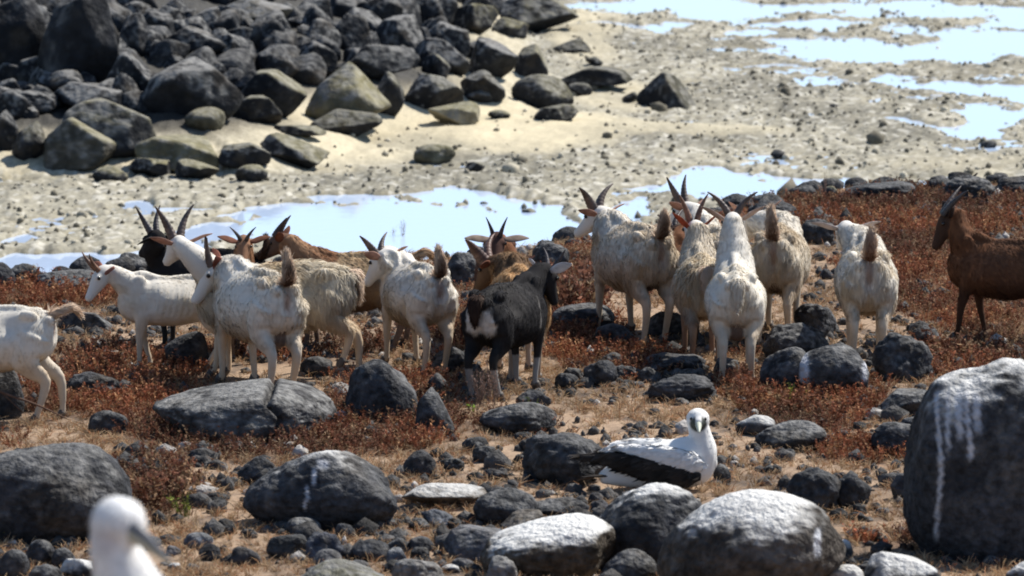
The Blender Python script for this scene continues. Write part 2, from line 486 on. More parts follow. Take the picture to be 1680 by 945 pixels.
def rock_colour(V, N, seed, size, tone=(.05, .048, .048), pale=.3, guano=0.0, algae=0.0, streaks=(), gcut=.55):
    off = seed * 1.7 % 53
    s = 1.0 / max(size)
    n1 = fbm(V * 2.2 * s * 2 + off, 4, 11); n2 = fbm(V * 7 * s * 2 + off, 3, 12)
    c = mix3(np.asarray(tone) * .72, np.asarray(tone) * 1.35, smooth(-.4, .4, n1))
    c = mix3(c, (.205, .20, .19), np.clip(smooth(-.15, .75, n2 + .45 * n1 + .85 * (N[:, 2] - .36)) * pale * 1.15, 0, 1))            # grey lichen mottling, with sunlit upper sides painted in as paler colour
    c = mix3(c, (.09, .072, .05), smooth(.15, .55, fbm(V * 3 * s + off + 9, 3, 13)) * .3)
    if algae:
        up = smooth(.45, .95, N[:, 2] + .35 * N[:, 0] + .28 * n1)  # algae colour, its spread painted to follow the sunlit top and right side
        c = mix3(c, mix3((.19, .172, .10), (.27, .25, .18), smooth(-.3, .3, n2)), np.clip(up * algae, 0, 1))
    if guano:
        hgt = V[:, 2] / (size[2] * .5)
        g = smooth(gcut - .06, gcut + .34, N[:, 2] * .55 + hgt * .45 + .34 * n1 + .10 * n2)
        c = mix3(c, (.74, .73, .70), np.clip(g * guano * .9, 0, 1))
    for (u, v0, v1, w) in streaks:                       # bird lime that has run down the front
        uu = V[:, 0] / (size[0] * .5) + .05 * fbm(np.stack([V[:, 2] * 5, V[:, 2] * 0, V[:, 2] * 0 + u * 9], -1), 2, 3); vv = V[:, 2] / (size[2] * .5)
        m = smooth(w, w * .4, np.abs(uu - u)) * smooth(v1, v1 + .12, vv) * smooth(v0, v0 - .1, vv) * (N[:, 1] < .15)
        c = mix3(c, (.50, .51, .54), np.clip(m * (.95 + .3 * n2), 0, 1))
    return c
ROCKSEED = [100]
def rock(name, box, style, label, cat='rock', group=None, near=True, guano=0, algae=0, pale=.3, tone=None, streaks=(), sub=None, planes=(), depth=.85, sink=.22, seed=None, gcut=.55, fwd=None):
    x0, x1, yt, yb = box
    ROCKSEED[0] += 1
    seed = seed or ROCKSEED[0]
    g = hit((x0 + x1) / 2, yb)
    if fwd is not None: g[1] += fwd
    w = (x1 - x0) / F_PX * g[1]
    dp = w * depth
    Y = g[1] + dp * .38
    w = (x1 - x0) / F_PX * Y
    top = at_y((x0 + x1) / 2, yt, Y)
    z0 = min(gz(top[0], Y), g[2] + .05)
    H = max(top[2] - z0, .18 * w)
    full = H * (1 + sink)
    size = (w, dp, full)
    sub = sub or (6 if (x1 - x0) > 170 and near else 5 if (x1 - x0) > 70 else 4 if (x1 - x0) > 30 else 3)
    V, Fc = rock_shape(style, size, seed, sub, planes)
    N = vert_normals(V, Fc)
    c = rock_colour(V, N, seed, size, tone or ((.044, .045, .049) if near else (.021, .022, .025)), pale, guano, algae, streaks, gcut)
    V = V + np.array([0, 0, full / 2 - (full - H)])
    o = add(name, new_mesh(name, V, Fc, M_ROCK if near else M_FARROCK, c), loc=(top[0], Y, z0))
    tag(o, label, cat, group)
    return o

# near rocks: left, right, top, foot (pixels of the photograph) -> placed on the ground there
NEAR = [
 ('boulder', (-60, 216, 728, 897), 'egg', 'large rounded dark boulder at the left edge, behind the bird with the fluffy white head', dict(pale=.55, planes=[(.3, -.6, .7, .8)])),
 ('boulder', (396, 655, 735, 872), 'round', 'large dark boulder with a white splash on its peak and a thin white drip', dict(guano=.85, gcut=.86, streaks=[(.02, .9, .62, .10), (-.06, .75, .3, .04), (-.12, .4, .0, .03), (-.18, .1, -.25, .022)], planes=[(.75, -.2, .62, .62), (-.75, -.2, .5, .72)], depth=.75)),
 ('boulder', (565, 686, 588, 692), 'lump', 'upright blocky grey boulder beside the right end of the long cracked boulder', dict(pale=.5, planes=[(0, -1, .1, .7), (.6, 0, .8, .8)])),
 ('boulder', (1482, 1790, 588, 925), 'round', 'huge dark boulder at the right edge, capped white with long white drips', dict(guano=1, gcut=.62, streaks=[(-.66, .8, -.52, .03), (-.55, .8, .25, .03), (-.36, .8, .18, .035), (-.45, .8, .35, .05), (-.25, .8, .4, .05)], planes=[(0, -1, .15, .72), (-1, 0, .25, .8)], depth=.8)),
 ('boulder', (1076, 1392, 803, 985), 'egg', 'big smooth brown-grey boulder in front, its broad back washed white', dict(guano=.95, gcut=.55, streaks=[(.66, .55, .05, .05)], tone=(.065, .056, .048))),
 ('boulder', (962, 1172, 793, 935), 'round', 'humped dark boulder with a white top, close below the black and white bird', dict(guano=1, gcut=.68, planes=[(-.8, -.2, .55, .62)], depth=.7)),
 ('boulder', (785, 1015, 846, 955), 'egg', 'long low brownish boulder with a bright white back, at the bottom', dict(guano=1, gcut=.42, tone=(.075, .062, .048), planes=[(-.5, 0, .86, .6)])),
 ('boulder', (1246, 1345, 568, 648), 'round', 'dark grey boulder behind the one with a white stripe on its shoulder', dict(pale=.5)),
 ('boulder', (1300, 1426, 564, 652), 'round', 'rounded dark boulder with a white stripe on its left shoulder, below the hornless white goat', dict(pale=.4, guano=.7, gcut=.95, streaks=[(-.75, .9, -.3, .16), (.85, .5, -.2, .1)])),
 ('rock', (855, 1002, 710, 802), 'clinker', 'craggy black rock left of the tail of the black and white bird', dict(pale=.35)),
 ('rock', (785, 915, 658, 716), 'lump', 'low dark grey rock with a few bright green leaves, near the black goat', dict(pale=.6)),
 ('rock', (658, 800, 790, 838), 'slab', 'flat pale grey rock with a whitish upper side', dict(guano=.6, gcut=.45, tone=(.16, .14, .12), pale=.6)),
 ('rock', (775, 882, 800, 866), 'lump', 'dark bulky rock right of the flat pale rock', dict(pale=.5)),
 ('rock', (725, 850, 862, 922), 'ang', 'grey flat-topped rock at the bottom, left of the long white-backed boulder', dict(pale=.6, tone=(.09, .09, .1))),
 ('rock', (1290, 1382, 765, 842), 'clinker', 'black craggy rock behind the big smooth white-washed boulder', dict(pale=.25)),
 ('rock', (1365, 1432, 772, 838), 'clinker', 'smaller craggy black rock leaning against the one beside the white-washed boulder', dict(pale=.25)),
 ('rock', (1238, 1362, 690, 742), 'lump', 'low grey rock right of the head of the black and white bird', dict(pale=.7)),
 ('rock', (1205, 1275, 680, 716), 'slab', 'whitish flat rock just behind the low grey rock near the booby head', dict(guano=.6, gcut=.4, pale=.6)),
 ('rock', (1428, 1532, 690, 752), 'lump', 'dark grey rock against the left foot of the huge drip-streaked boulder', dict(pale=.6)),
 ('rock', (1440, 1545, 640, 690), 'slab', 'flat grey rock slab behind the huge drip-streaked boulder', dict(pale=.7)),
 ('rock', (1460, 1560, 770, 830), 'ang', 'dark rock wedge under the left side of the huge boulder', dict(pale=.2, fwd=.2)),
 ('rock', (143, 212, 672, 714), 'lump', 'small dark rock above the left boulder, among red plants', dict(pale=.4)),
 ('rock', (660, 718, 738, 783), 'lump', 'round nearly black rock alone below the red plants', dict(pale=.1, tone=(.04, .04, .043))),
 ('rock', (1052, 1178, 612, 660), 'clinker', 'low black clinker rock between the striped boulder and the black goat', dict(pale=.2)),
 ('rock', (975, 1042, 530, 572), 'lump', 'dark dome-shaped rock at the front hooves of the tall cream goat', dict(pale=.2)),
 ('rock', (1050, 1160, 576, 616), 'clinker', 'black broken rock behind the low black clinker rock', dict(pale=.3)),
 ('rock', (1430, 1532, 545, 628), 'clinker', 'black rubbly rock right of the hornless white goat', dict(pale=.45)),
 ('rock', (1490, 1545, 532, 580), 'clinker', 'small black rock behind the rubbly rock by the hornless goat', dict(pale=.3)),
 ('rock', (1302, 1374, 497, 560), 'clinker', 'dark craggy rock left of the hooves of the hornless white goat', dict(pale=.4)),
 ('rock', (1250, 1366, 530, 600), 'clinker', 'wide dark craggy rock behind the two-boulder pair at right', dict(pale=.5)),
 ('rock', (268, 344, 543, 602), 'lump', 'dark rock between the legs of the slim white goat', dict(pale=.2)),
 ('rock', (105, 200, 608, 656), 'clinker', 'dark crumbly rock right of the goat at the left edge', dict(pale=.2)),
 ('rock', (492, 546, 584, 618), 'lump', 'dark rock under the hind quarters of the shaggy cream goat', dict(pale=.3)),
 ('rock', (700, 775, 568, 612), 'clinker', 'black rock right of the white goat with the brown-backed tail', dict(pale=.3)),
 ('rock', (724, 790, 412, 472), 'clinker', 'black craggy rock by the pool, left of the two brown goats', dict(pale=.5)),
 ('rock', (868, 935, 395, 450), 'clinker', 'black rock by the pool, behind the tall reddish bush', dict(pale=.5)),
 ('rock', (905, 1010, 498, 545), 'lump', 'grey-black rock behind the legs of the tall cream goat', dict(pale=.5)),
 ('rock', (1055, 1130, 510, 560), 'lump', 'dark grey rock right of the legs of the tall cream goat', dict(pale=.5)),
 ('rock', (1375, 1505, 297, 335), 'clinker', 'black rock on the shore crest, below the right-hand pool', dict(pale=.3)),
 ('rock', (1545, 1640, 288, 335), 'clinker', 'grey-black rock on the shore crest, above the brown goat', dict(pale=.6)),
 ('rock', (1625, 1720, 288, 328), 'clinker', 'black rock on the shore crest in the right corner of the land', dict(pale=.2)),
 ('rock', (1225, 1310, 328, 368), 'clinker', 'dark rock on the crest behind the cream goat with the brown tail', dict(pale=.2)),
 ('rock', (1310, 1372, 358, 402), 'clinker', 'dark rock in red plants, left of the hornless goat head', dict(pale=.3)),
 ('rock', (1180, 1240, 318, 350), 'clinker', 'small black rock on the crest between the horns of the goats', dict(pale=.2)),
 ('rock', (58, 182, 442, 480), 'lump', 'grey rock on the crest at left, in front of the pools', dict(pale=.5)),
 ('rock', (-25, 26, 430, 476), 'lump', 'black rock at the left edge, in front of the pools', dict(pale=.1)),
 ('rock', (92, 192, 508, 545), 'slab', 'flat grey rock behind the tail of the goat at the left edge', dict(pale=.6)),
 ('rock', (-20, 40, 605, 690), 'lump', 'dark rock under the belly of the goat at the left edge', dict(pale=.4)),
 ('rock', (388, 452, 748, 795), 'clinker', 'dark rough rock touching the left foot of the splashed boulder', dict(pale=.2)),
 ('rock', (40, 92, 884, 930), 'round', 'rounded grey stone below the large left boulder, left of the fluffy bird', dict(pale=.6)),
 ('rock', (84, 128, 898, 935), 'round', 'dark rounded stone next to the fluffy bird', dict(pale=.3)),
 ('rock', (95, 160, 915, 960), 'slab', 'whitish slab stone at the left of the bird with the fluffy head', dict(guano=.7, gcut=.3, pale=.6)),
 ('rock', (-10, 50, 900, 950), 'round', 'dark stone in the bottom left corner', dict(pale=.3)),
 ('rock', (45, 105, 925, 965), 'clinker', 'dark broken stone at the bottom edge, left of the bird neck', dict(pale=.4)),
 ('rock', (300, 350, 873, 903), 'round', 'blue-grey pebble-like rock right of the bird bill', dict(pale=.6, tone=(.1, .11, .13))),
 ('rock', (325, 362, 892, 922), 'round', 'round black rock right of the bird bill', dict(pale=.05, tone=(.035, .035, .038))),
 ('rock', (377, 428, 897, 930), 'round', 'round black rock nearer the bottom centre', dict(pale=.1, tone=(.04, .04, .043))),
 ('rock', (468, 528, 848, 882), 'round', 'grey rounded rock with a pale nose, below the splashed boulder', dict(pale=.7)),
 ('rock', (436, 510, 876, 918), 'lump', 'black lumpy rock below the grey rounded rock', dict(pale=.1, tone=(.045, .045, .045))),
 ('rock', (500, 568, 872, 925), 'clinker', 'dark bluish lumpy rock at bottom centre-left', dict(pale=.3, tone=(.05, .055, .07))),
 ('rock', (548, 584, 858, 888), 'round', 'small round black rock right of the splashed boulder foot', dict(pale=.2)),
 ('rock', (576, 640, 884, 922), 'lump', 'dark brown-black rock at the bottom, centre', dict(pale=.2)),
 ('rock', (632, 672, 882, 912), 'lump', 'small dark rock in the bottom row, left of two alike', dict(pale=.3)),
 ('rock', (668, 712, 880, 912), 'lump', 'small dark rock in the bottom row, right of two alike', dict(pale=.25)),
 ('rock', (632, 668, 898, 932), 'ang', 'small pointed blue-grey rock near the bottom edge', dict(pale=.6, tone=(.1, .11, .13))),
 ('rock', (690, 745, 834, 868), 'ang', 'pointed blue-grey rock below the flat pale rock', dict(pale=.4, tone=(.08, .09, .11))),
 ('rock', (670, 705, 850, 872), 'round', 'little grey rock left of the pointed blue-grey rock', dict(pale=.5)),
 ('rock', (480, 640, 918, 985), 'egg', 'large greenish-grey rock cut by the bottom edge', dict(pale=.7, tone=(.13, .125, .09))),
 ('rock', (640, 730, 915, 970), 'clinker', 'pale rubbly rock at the bottom edge, centre', dict(pale=.9, tone=(.16, .15, .14))),
 ('rock', (795, 850, 912, 960), 'clinker', 'pale grey rough rock at the bottom edge before the long white boulder', dict(pale=.9, tone=(.18, .175, .17))),
 ('rock', (860, 970, 815, 852), 'slab', 'dark flat rock between the bulky rock and the humped boulder', dict(pale=.4)),
 ('rock', (820, 905, 838, 880), 'slab', 'brownish slab rock behind the long white-backed boulder', dict(pale=.4, tone=(.09, .075, .06))),
 ('rock', (985, 1085, 900, 960), 'round', 'dark grey rock at the bottom, between the humped and the smooth boulder', dict(pale=.5)),
 ('rock', (1170, 1200, 760, 795), 'round', 'grey rock just right of the breast of the black and white bird', dict(pale=.8)),
 ('rock', (1410, 1545, 905, 975), 'slab', 'rock with a white band at the bottom edge, left of the huge boulder', dict(guano=.8, gcut=.35, pale=.4)),
 ('rock', (1345, 1420, 925, 975), 'egg', 'pale smooth stone at the bottom edge by the white-washed boulder', dict(guano=.7, gcut=.2, tone=(.16, .15, .13), pale=.6)),
 ('rock', (1648, 1710, 920, 965), 'round', 'pale round stone in the bottom right corner', dict(guano=.8, gcut=.3)),
 ('rock', (1370, 1400, 885, 920), 'round', 'small whitish stone against the right foot of the smooth boulder', dict(guano=.8, gcut=.2)),
 ('rock', (790, 835, 768, 790), 'ang', 'small black pointed rock on tan grass, left of the craggy black rock', dict(pale=.1)),
 ('rock', (700, 735, 612, 648), 'round', 'small grey rock behind the blocky grey boulder', dict(pale=.5)),
 ('rock', (910, 950, 612, 640), 'clinker', 'small black rock right of the black goat', dict(pale=.2)),
 ('rock', (955, 1015, 590, 635), 'clinker', 'black crumbly rock in reddish plants, right of the black goat', dict(pale=.2)),
 ('rock', (845, 905, 640, 668), 'lump', 'black rock at the white-socked feet of the black goat', dict(pale=.1)),
 ('rock', (1225, 1262, 460, 500), 'lump', 'small rock on bare tan soil left of the rear cream goat', dict(pale=.4)),
 ('rock', (1345, 1368, 440, 460), 'round', 'lone small black stone on the bare tan patch', dict(pale=.1)),
]
for nm, box, sty, lab, kw in NEAR:
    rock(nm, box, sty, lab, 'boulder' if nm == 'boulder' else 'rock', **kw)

def cracked_boulder():
    """the long boulder: one mass split by an open crack, so two pieces of one thing"""
    g = hit(400, 728); Y = g[1] + .3
    L = at_y(248, 700, Y); Rr = at_y(552, 700, Y); T = at_y(430, 630, Y)
    w = Rr[0] - L[0]; z0 = g[2]; H = T[2] - z0
    size = (w, .75, H * 1.25)
    V, Fc = rock_shape('egg', size, 77, 6, [(-.45, -.1, .9, .42), (.5, 0, .85, .7), (0, -1, .25, .7)])
    # crack: a narrow deep trench across the rock, running down to the right
    cx = V[:, 0] - (.18 + (-(V[:, 2] - .1)) * .42 + .02 * np.sin(V[:, 2] * 40)) * 1.0
    tr = np.exp(-(cx / .015) ** 2)
    N = vert_normals(V, Fc)
    V2 = V - N * (tr * .06)[:, None]
    V2[:, 2] += .016 * (cx > 0) * smooth(.0, .25, cx) * smooth(.6, .1, cx)
    N = vert_normals(V2, Fc)
    c = rock_colour(V2, N, 77, size, (.062, .06, .06), .9)
    V2 = V2 + np.array([0, 0, H - size[2] / 2])
    o = add('boulder', new_mesh('boulder', V2, Fc, M_ROCK, c), loc=((L[0] + Rr[0]) / 2, Y, z0))
    tag(o, 'long low grey boulder split by a dark slanting crack, below the white goats', 'boulder')
cracked_boulder()
rock('rock', (678, 748, 636, 718), 'slab', 'tilted grey slab leaning right of the blocky grey boulder', planes=[(.75, -.1, .6, .45), (.8, 0, .5, .5)], pale=.5)

# far rocks on the tidal flat and the bank
FAR = [
 ('boulder', (60, 214, 192, 280), 'ang', 'big dark boulder at the front of the bank with a green sunlit upper edge', dict(algae=.9, planes=[(0, -1, .1, .7), (.55, .3, .75, .7)], tone=(.05, .048, .04))),
 ('boulder', (100, 265, 162, 262), 'slab', 'long leaning boulder with a pale sunlit top, behind the big front boulder', dict(algae=.6, planes=[(.62, .2, .75, .5), (-.3, -1, .2, .6)], pale=.8)),
 ('boulder', (18, 80, 200, 268), 'ang', 'dark boulder left of the big front boulder of the bank', dict(algae=.4)),
 ('boulder', (-25, 34, 180, 250), 'ang', 'black boulder cut by the left edge, at the foot of the bank', dict()),
 ('boulder', (80, 205, 134, 195), 'slab', 'pale grey slab lying on the lower bank at left', dict(pale=.9, planes=[(.4, .1, .9, .45)])),
 ('boulder', (222, 362, 222, 282), 'slab', 'low pale algae-coated slab on sand, right of the big front boulder', dict(algae=1, pale=.8, tone=(.13, .12, .08), planes=[(.2, -.1, .95, .45)])),
 ('boulder', (358, 446, 234, 282), 'ang', 'dark boulder on sand, left of the light wedge-shaped rock', dict(algae=.4)),
 ('boulder', (428, 542, 220, 274), 'slab', 'wedge-shaped grey-green rock sloping down to the right on sand', dict(algae=.8, planes=[(.5, -.3, .8, .4)], pale=.6)),
 ('boulder', (302, 369, 177, 220), 'round', 'small round brown-grey boulder alone on the pale sand', dict(algae=.6, tone=(.08, .075, .055))),
 ('boulder', (382, 464, 157, 203), 'ang', 'box-shaped dark boulder on the edge of the sand', dict(algae=.5, planes=[(0, -1, 0, .6), (0, 0, 1, .7), (1, 0, 0, .8), (-1, 0, 0, .8)])),
 ('boulder', (390, 505, 115, 192), 'slab', 'long boulder with a bright slanting face above the box-shaped boulder', dict(algae=.7, planes=[(.6, -.1, .75, .45), (.6, .2, .7, .5)], pale=.7)),
 ('boulder', (235, 400, 95, 192), 'slab', 'broad layered boulder with a grey top over deep shade, centre of the bank', dict(pale=.9, planes=[(.1, -.3, .95, .55), (0, -1, -.3, .6)])),
 ('boulder', (172, 260, 85, 165), 'ang', 'grey-topped boulder left of the broad layered boulder', dict(pale=.8)),
 ('boulder', (60, 195, -20, 145), 'ang', 'tall black rock block standing in the upper left of the bank', dict(pale=.2, planes=[(0, -1, .1, .6), (-.6, -.6, .2, .7)], depth=.7)),
 ('boulder', (-30, 80, -10, 130), 'ang', 'tall black rock at the upper left corner', dict(pale=.2, planes=[(0, -1, .1, .6)], depth=.7)),
 ('boulder', (125, 195, 0, 110), 'ang', 'narrow dark upright rock right of the tall black block', dict(pale=.3, planes=[(.7, -.3, .6, .6)], depth=.7)),
 ('boulder', (190, 256, 20, 95), 'ang', 'grey faceted boulder upper left, beside the tall black rocks', dict(pale=.7)),
 ('boulder', (248, 305, 8, 55), 'ang', 'small grey boulder near the top of the bank at left', dict(pale=.8)),
 ('boulder', (256, 372, 42, 100), 'slab', 'wide dark ledge-like boulder below the top of the bank', dict(pale=.6)),
 ('boulder', (345, 420, 55, 112), 'ang', 'dark boulder right of the ledge-like boulder', dict(pale=.5)),
 ('boulder', (412, 494, 75, 132), 'ang', 'dark faceted boulder left of the wide dark slab boulder', dict(pale=.4)),
 ('boulder', (360, 480, -5, 45), 'slab', 'boulder with a pale top at the upper edge of the bank', dict(pale=1, tone=(.12, .11, .09))),
 ('boulder', (470, 555, 65, 125), 'ang', 'grey boulder with a flat lit side, between dark boulders mid-bank', dict(pale=.7)),
 ('boulder', (490, 560, 30, 85), 'ang', 'grey angular boulder high in the middle of the bank', dict(pale=.6)),
 ('boulder', (535, 612, 20, 85), 'ang', 'dark boulder left of the pointed faceted boulder', dict(pale=.4)),
 ('boulder', (500, 642, 104, 215), 'slab', 'large boulder with a wide sandy-green face sloping to the right', dict(algae=1, tone=(.12, .11, .075), planes=[(.62, -.25, .7, .5), (.7, .1, .7, .5)], pale=.7)),
 ('boulder', (510, 628, 178, 222), 'slab', 'low dark rock at the foot of the sandy-green boulder', dict(algae=.4)),
 ('boulder', (604, 664, 118, 192), 'ang', 'pointed dark rock right of the sandy-green boulder', dict(algae=.4, planes=[(-.8, -.2, .5, .5), (.95, -.1, .35, .55)])),
 ('boulder', (660, 762, 120, 184), 'ang', 'grey boulder with a lit top at the right foot of the bank', dict(pale=.8, algae=.3, planes=[(.3, .1, .9, .6)])),
 ('boulder', (555, 682, 70, 135), 'slab', 'wide dark slab boulder in the middle of the bank', dict(pale=.5)),
 ('boulder', (612, 702, 25, 95), 'ang', 'pointed boulder with one grey lit facet in the middle of the bank', dict(pale=.7, planes=[(.7, -.5, .5, .5), (-.6, -.7, .4, .55)])),
 ('boulder', (690, 772, 34, 85), 'ang', 'flat-topped grey boulder right of the pointed faceted one', dict(pale=.8)),
 ('boulder', (676, 772, 62, 122), 'ang', 'dark boulder with a pale upper ledge below the flat-topped boulder', dict(pale=.8)),
 ('boulder', (766, 852, 60, 130), 'ang', 'big roundish dark boulder with a grey crown, right side of the bank', dict(pale=.8)),
 ('boulder', (842, 900, 72, 130), 'slab', 'boulder with a sandy slope, right of the big roundish dark boulder', dict(algae=.8, pale=.6, planes=[(.8, -.1, .5, .5)])),
 ('boulder', (838, 942, 122, 178), 'round', 'rounded grey boulder at the right foot of the bank, on sand', dict(algae=.5, pale=.5)),
 ('boulder', (905, 1040, 108, 150), 'slab', 'flat dark rock ledge running out onto the flat', dict(algae=.3)),
 ('boulder', (1044, 1146, 118, 178), 'ang', 'pointed dark boulder standing alone on the tidal flat', dict(algae=.3, planes=[(.75, -.2, .55, .45), (-.75, -.3, .55, .5)])),
 ('boulder', (820, 950, -12, 55), 'ang', 'large boulder at the top, black on its left and pale on its right', dict(algae=.6, planes=[(.8, 0, .5, .6)], pale=.7)),
 ('boulder', (738, 818, 5, 55), 'slab', 'greenish boulder near the top, left of the large two-toned boulder', dict(algae=1)),
 ('boulder', (806, 868, 28, 62), 'slab', 'low green-coated rock below the large two-toned boulder', dict(algae=1)),
 ('boulder', (668, 752, -15, 38), 'ang', 'grey-topped dark boulder at the upper edge, centre', dict(pale=.8)),
 ('boulder', (585, 662, -8, 58), 'ang', 'dark boulder at the upper edge above the pointed boulder', dict(pale=.4)),
 ('boulder', (700, 788, 168, 205), 'slab', 'low pale sandy rock at the foot of the bank', dict(algae=1, tone=(.2, .18, .13))),
 ('boulder', (875, 948, 170, 198), 'slab', 'low dark rock on sand below the rounded grey boulder', dict(algae=.5)),
 ('boulder', (678, 748, 236, 270), 'round', 'lone low round boulder on the sand, middle of the flat', dict(algae=.8, tone=(.09, .085, .06))),
 ('boulder', (755, 830, 115, 170), 'ang', 'dark angular boulder between the lit grey one and the rounded one', dict(algae=.2)),
 ('boulder', (690, 740, 88, 130), 'slab', 'thin slanting slab wedged among boulders right of the wide dark slab', dict(algae=.5, planes=[(.6, 0, .8, .4)])),
 ('rock', (906, 970, 64, 88), 'slab', 'small dark rock on the flat, below the two-toned boulder', dict(algae=.3)),
 ('rock', (762, 796, 265, 282), 'slab', 'small flat dark stone right of the lone round boulder', dict(algae=.4)),
 ('rock', (1264, 1290, 245, 262), 'round', 'small black stone near the right-hand pool', dict()),
 ('rock', (1608, 1636, 230, 246), 'round', 'small black stone near the right edge of the flat', dict()),
 ('rock', (732, 760, 354, 368), 'round', 'small dark stone sitting in the central pool', dict(algae=.4)),
 ('rock', (855, 880, 342, 353), 'slab', 'flat little stone at the right of the central pool', dict(algae=.6)),
 ('rock', (1364, 1388, 290, 304), 'slab', 'small brown stone at the end of the right-hand pool', dict(algae=.6)),
 ('rock', (1350, 1376, 305, 326), 'round', 'greenish stone at the crest beside the right-hand pool', dict(algae=1)),
 ('rock', (1360, 1376, 170, 178), 'round', 'tiny black stone on the brown middle of the flat', dict()),
 ('rock', (150, 210, 272, 296), 'round', 'low greenish stone in front of the big front boulder', dict(algae=1)),
 ('rock', (210, 285, 258, 292), 'slab', 'low olive rock between the big front boulder and the pale slab', dict(algae=1)),
 ('rock', (285, 360, 262, 294), 'slab', 'olive stone with a dark right end, in front of the pale slab', dict(algae=.9)),
 ('rock', (385, 440, 270, 296), 'round', 'low grey-green stone in front of the wedge-shaped rock', dict(algae=1)),
 ('rock', (425, 468, 218, 248), 'ang', 'small black rock behind the wedge-shaped rock', dict()),
 ('rock', (446, 535, 205, 226), 'slab', 'flat brown rock strip on the pale sand', dict(algae=.6)),
 ('rock', (930, 972, 135, 158), 'round', 'small dark stone below the flat rock ledge', dict(algae=.3)),
 ('rock', (960, 990, 92, 108), 'slab', 'low dark stone on the flat right of the bank', dict(algae=.3)),
 ('rock', (765, 810, 145, 172), 'ang', 'small dark rock at the foot of the roundish dark boulder', dict(algae=.2)),
 ('rock', (800, 838, 180, 196), 'round', 'small olive stone on the sand by the low pale rock', dict(algae=.8)),
 ('rock', (1020, 1048, 150, 168), 'slab', 'flat dark stone left of the pointed lone boulder', dict(algae=.3)),
 ('rock', (180, 250, 148, 190), 'ang', 'dark rock under the pale slab of the lower bank', dict(pale=.4)),
 ('rock', (20, 95, 148, 190), 'ang', 'grey-edged dark rock above the left foot of the bank', dict(pale=.6)),
 ('rock', (-10, 38, 128, 170), 'ang', 'grey-topped rock at the left edge of the bank', dict(pale=.8)),
]
for nm, box, sty, lab, kw in FAR:
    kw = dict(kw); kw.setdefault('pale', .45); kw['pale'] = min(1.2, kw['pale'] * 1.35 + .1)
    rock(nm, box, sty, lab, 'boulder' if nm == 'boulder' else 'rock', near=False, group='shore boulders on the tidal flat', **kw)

rng = np.random.default_rng(5)
def filler_bank():
    """smaller boulders packed between the large ones of the bank"""
    n = 0
    for k in range(3000):
        px = rng.uniform(-40, 830); py = rng.uniform(-70, 200)
        if py > 215 - px * .14 or py < -60: continue
        g = hit(px, py)
        if h_mound(g[0], g[1]) < .12: continue
        w = rng.uniform(30, 78)
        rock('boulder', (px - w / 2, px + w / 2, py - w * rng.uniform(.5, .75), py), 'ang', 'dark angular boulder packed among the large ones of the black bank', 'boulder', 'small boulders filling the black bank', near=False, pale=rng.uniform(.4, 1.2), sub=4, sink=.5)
        n += 1
        if n >= 290: break
filler_bank()

def scatter_small():
    n = 0
    k = 0
    while n < 90 and k < 6000:
        k += 1
        px = rng.uniform(-20, 1700); py = 950 - 510 * rng.uniform(0, 1) ** 1.5
        if py < 455 - 0.1 * px: continue
        g = hit(px, py)
        if g[1] > 41: continue
        d = float(vnoise(P2(np.array([g[0]]), np.array([g[1]]), .9), 333)[0])
        bottom = smooth(770, 880, py)
        if rng.uniform() > .35 + .9 * d + .6 * bottom: continue
        w = rng.uniform(9, 30) * (1 + .5 * bottom) * (.7 + .3 * py / 700)
        gu = .7 if rng.uniform() < .12 else 0
        tn = rng.uniform(.035, .10)
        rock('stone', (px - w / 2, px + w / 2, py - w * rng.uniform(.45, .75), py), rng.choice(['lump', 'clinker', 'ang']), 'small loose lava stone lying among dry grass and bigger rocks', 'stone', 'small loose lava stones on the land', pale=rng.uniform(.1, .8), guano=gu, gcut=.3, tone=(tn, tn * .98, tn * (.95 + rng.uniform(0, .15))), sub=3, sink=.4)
        n += 1
scatter_small()

def scatter_clinker():
    n = 0
    for (cx_, cy_, rx, ry, k) in ((1100, 610, 170, 48, 42), (1290, 560, 60, 40, 10), (1480, 590, 70, 45, 14), (950, 620, 60, 40, 12), (1330, 740, 180, 40, 22), (560, 900, 330, 45, 50), (1540, 660, 60, 50, 10), (860, 860, 110, 30, 14), (700, 610, 120, 40, 12), (200, 640, 160, 50, 14), (850, 750, 200, 40, 16), (1400, 860, 70, 50, 12)):
        for i in range(int(k * .63)):
            px = cx_ + rng.normal() * rx * .5; py = cy_ + rng.normal() * ry * .5
            w = 14 + 34 * rng.uniform(0, 1) ** 1.7
            tn = rng.uniform(.03, .055)
            rock('stone', (px - w / 2, px + w / 2, py - w * rng.uniform(.45, .7), py), 'clinker', 'black jagged lava lump half sunk among the plants and grass', 'stone', 'jagged black lava lumps on the land', pale=rng.uniform(.1, .7), tone=(tn, tn, tn * 1.03), sub=4, sink=.4)
scatter_clinker()

def crest_stones():
    """the black broken rock along the rim of the land"""
    n = 0
    for x in np.arange(-4.2, 5.2, .17):
        for q in range(2):
            if n >= 60 or rng.uniform() < (.72 if -2.6 < x < .3 else .35 if x < 1.4 else .1): continue
            e = float(np.interp(x, EDGE_X, EDGE_D))
            xx = x + rng.uniform(-.08, .08); yy = e + rng.uniform(-.5, .35)
            s = rng.uniform(.08, .26)
            V, Fc = rock_shape('clinker', (s, s * .8, s * rng.uniform(.5, .8)), 900 + n, 3)
            N = vert_normals(V, Fc)
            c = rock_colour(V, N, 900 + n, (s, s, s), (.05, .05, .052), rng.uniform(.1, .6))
            o = add('stone', new_mesh('stone', V, Fc, M_ROCK, c), loc=(xx, yy, float(h_fore(np.array([xx]), np.array([yy]))[0]) + s * .15))
            tag(o, 'black broken lava stone on the rim between the land and the tidal flat', 'stone', 'lava stones along the rim of the land')
            n += 1
crest_stones()

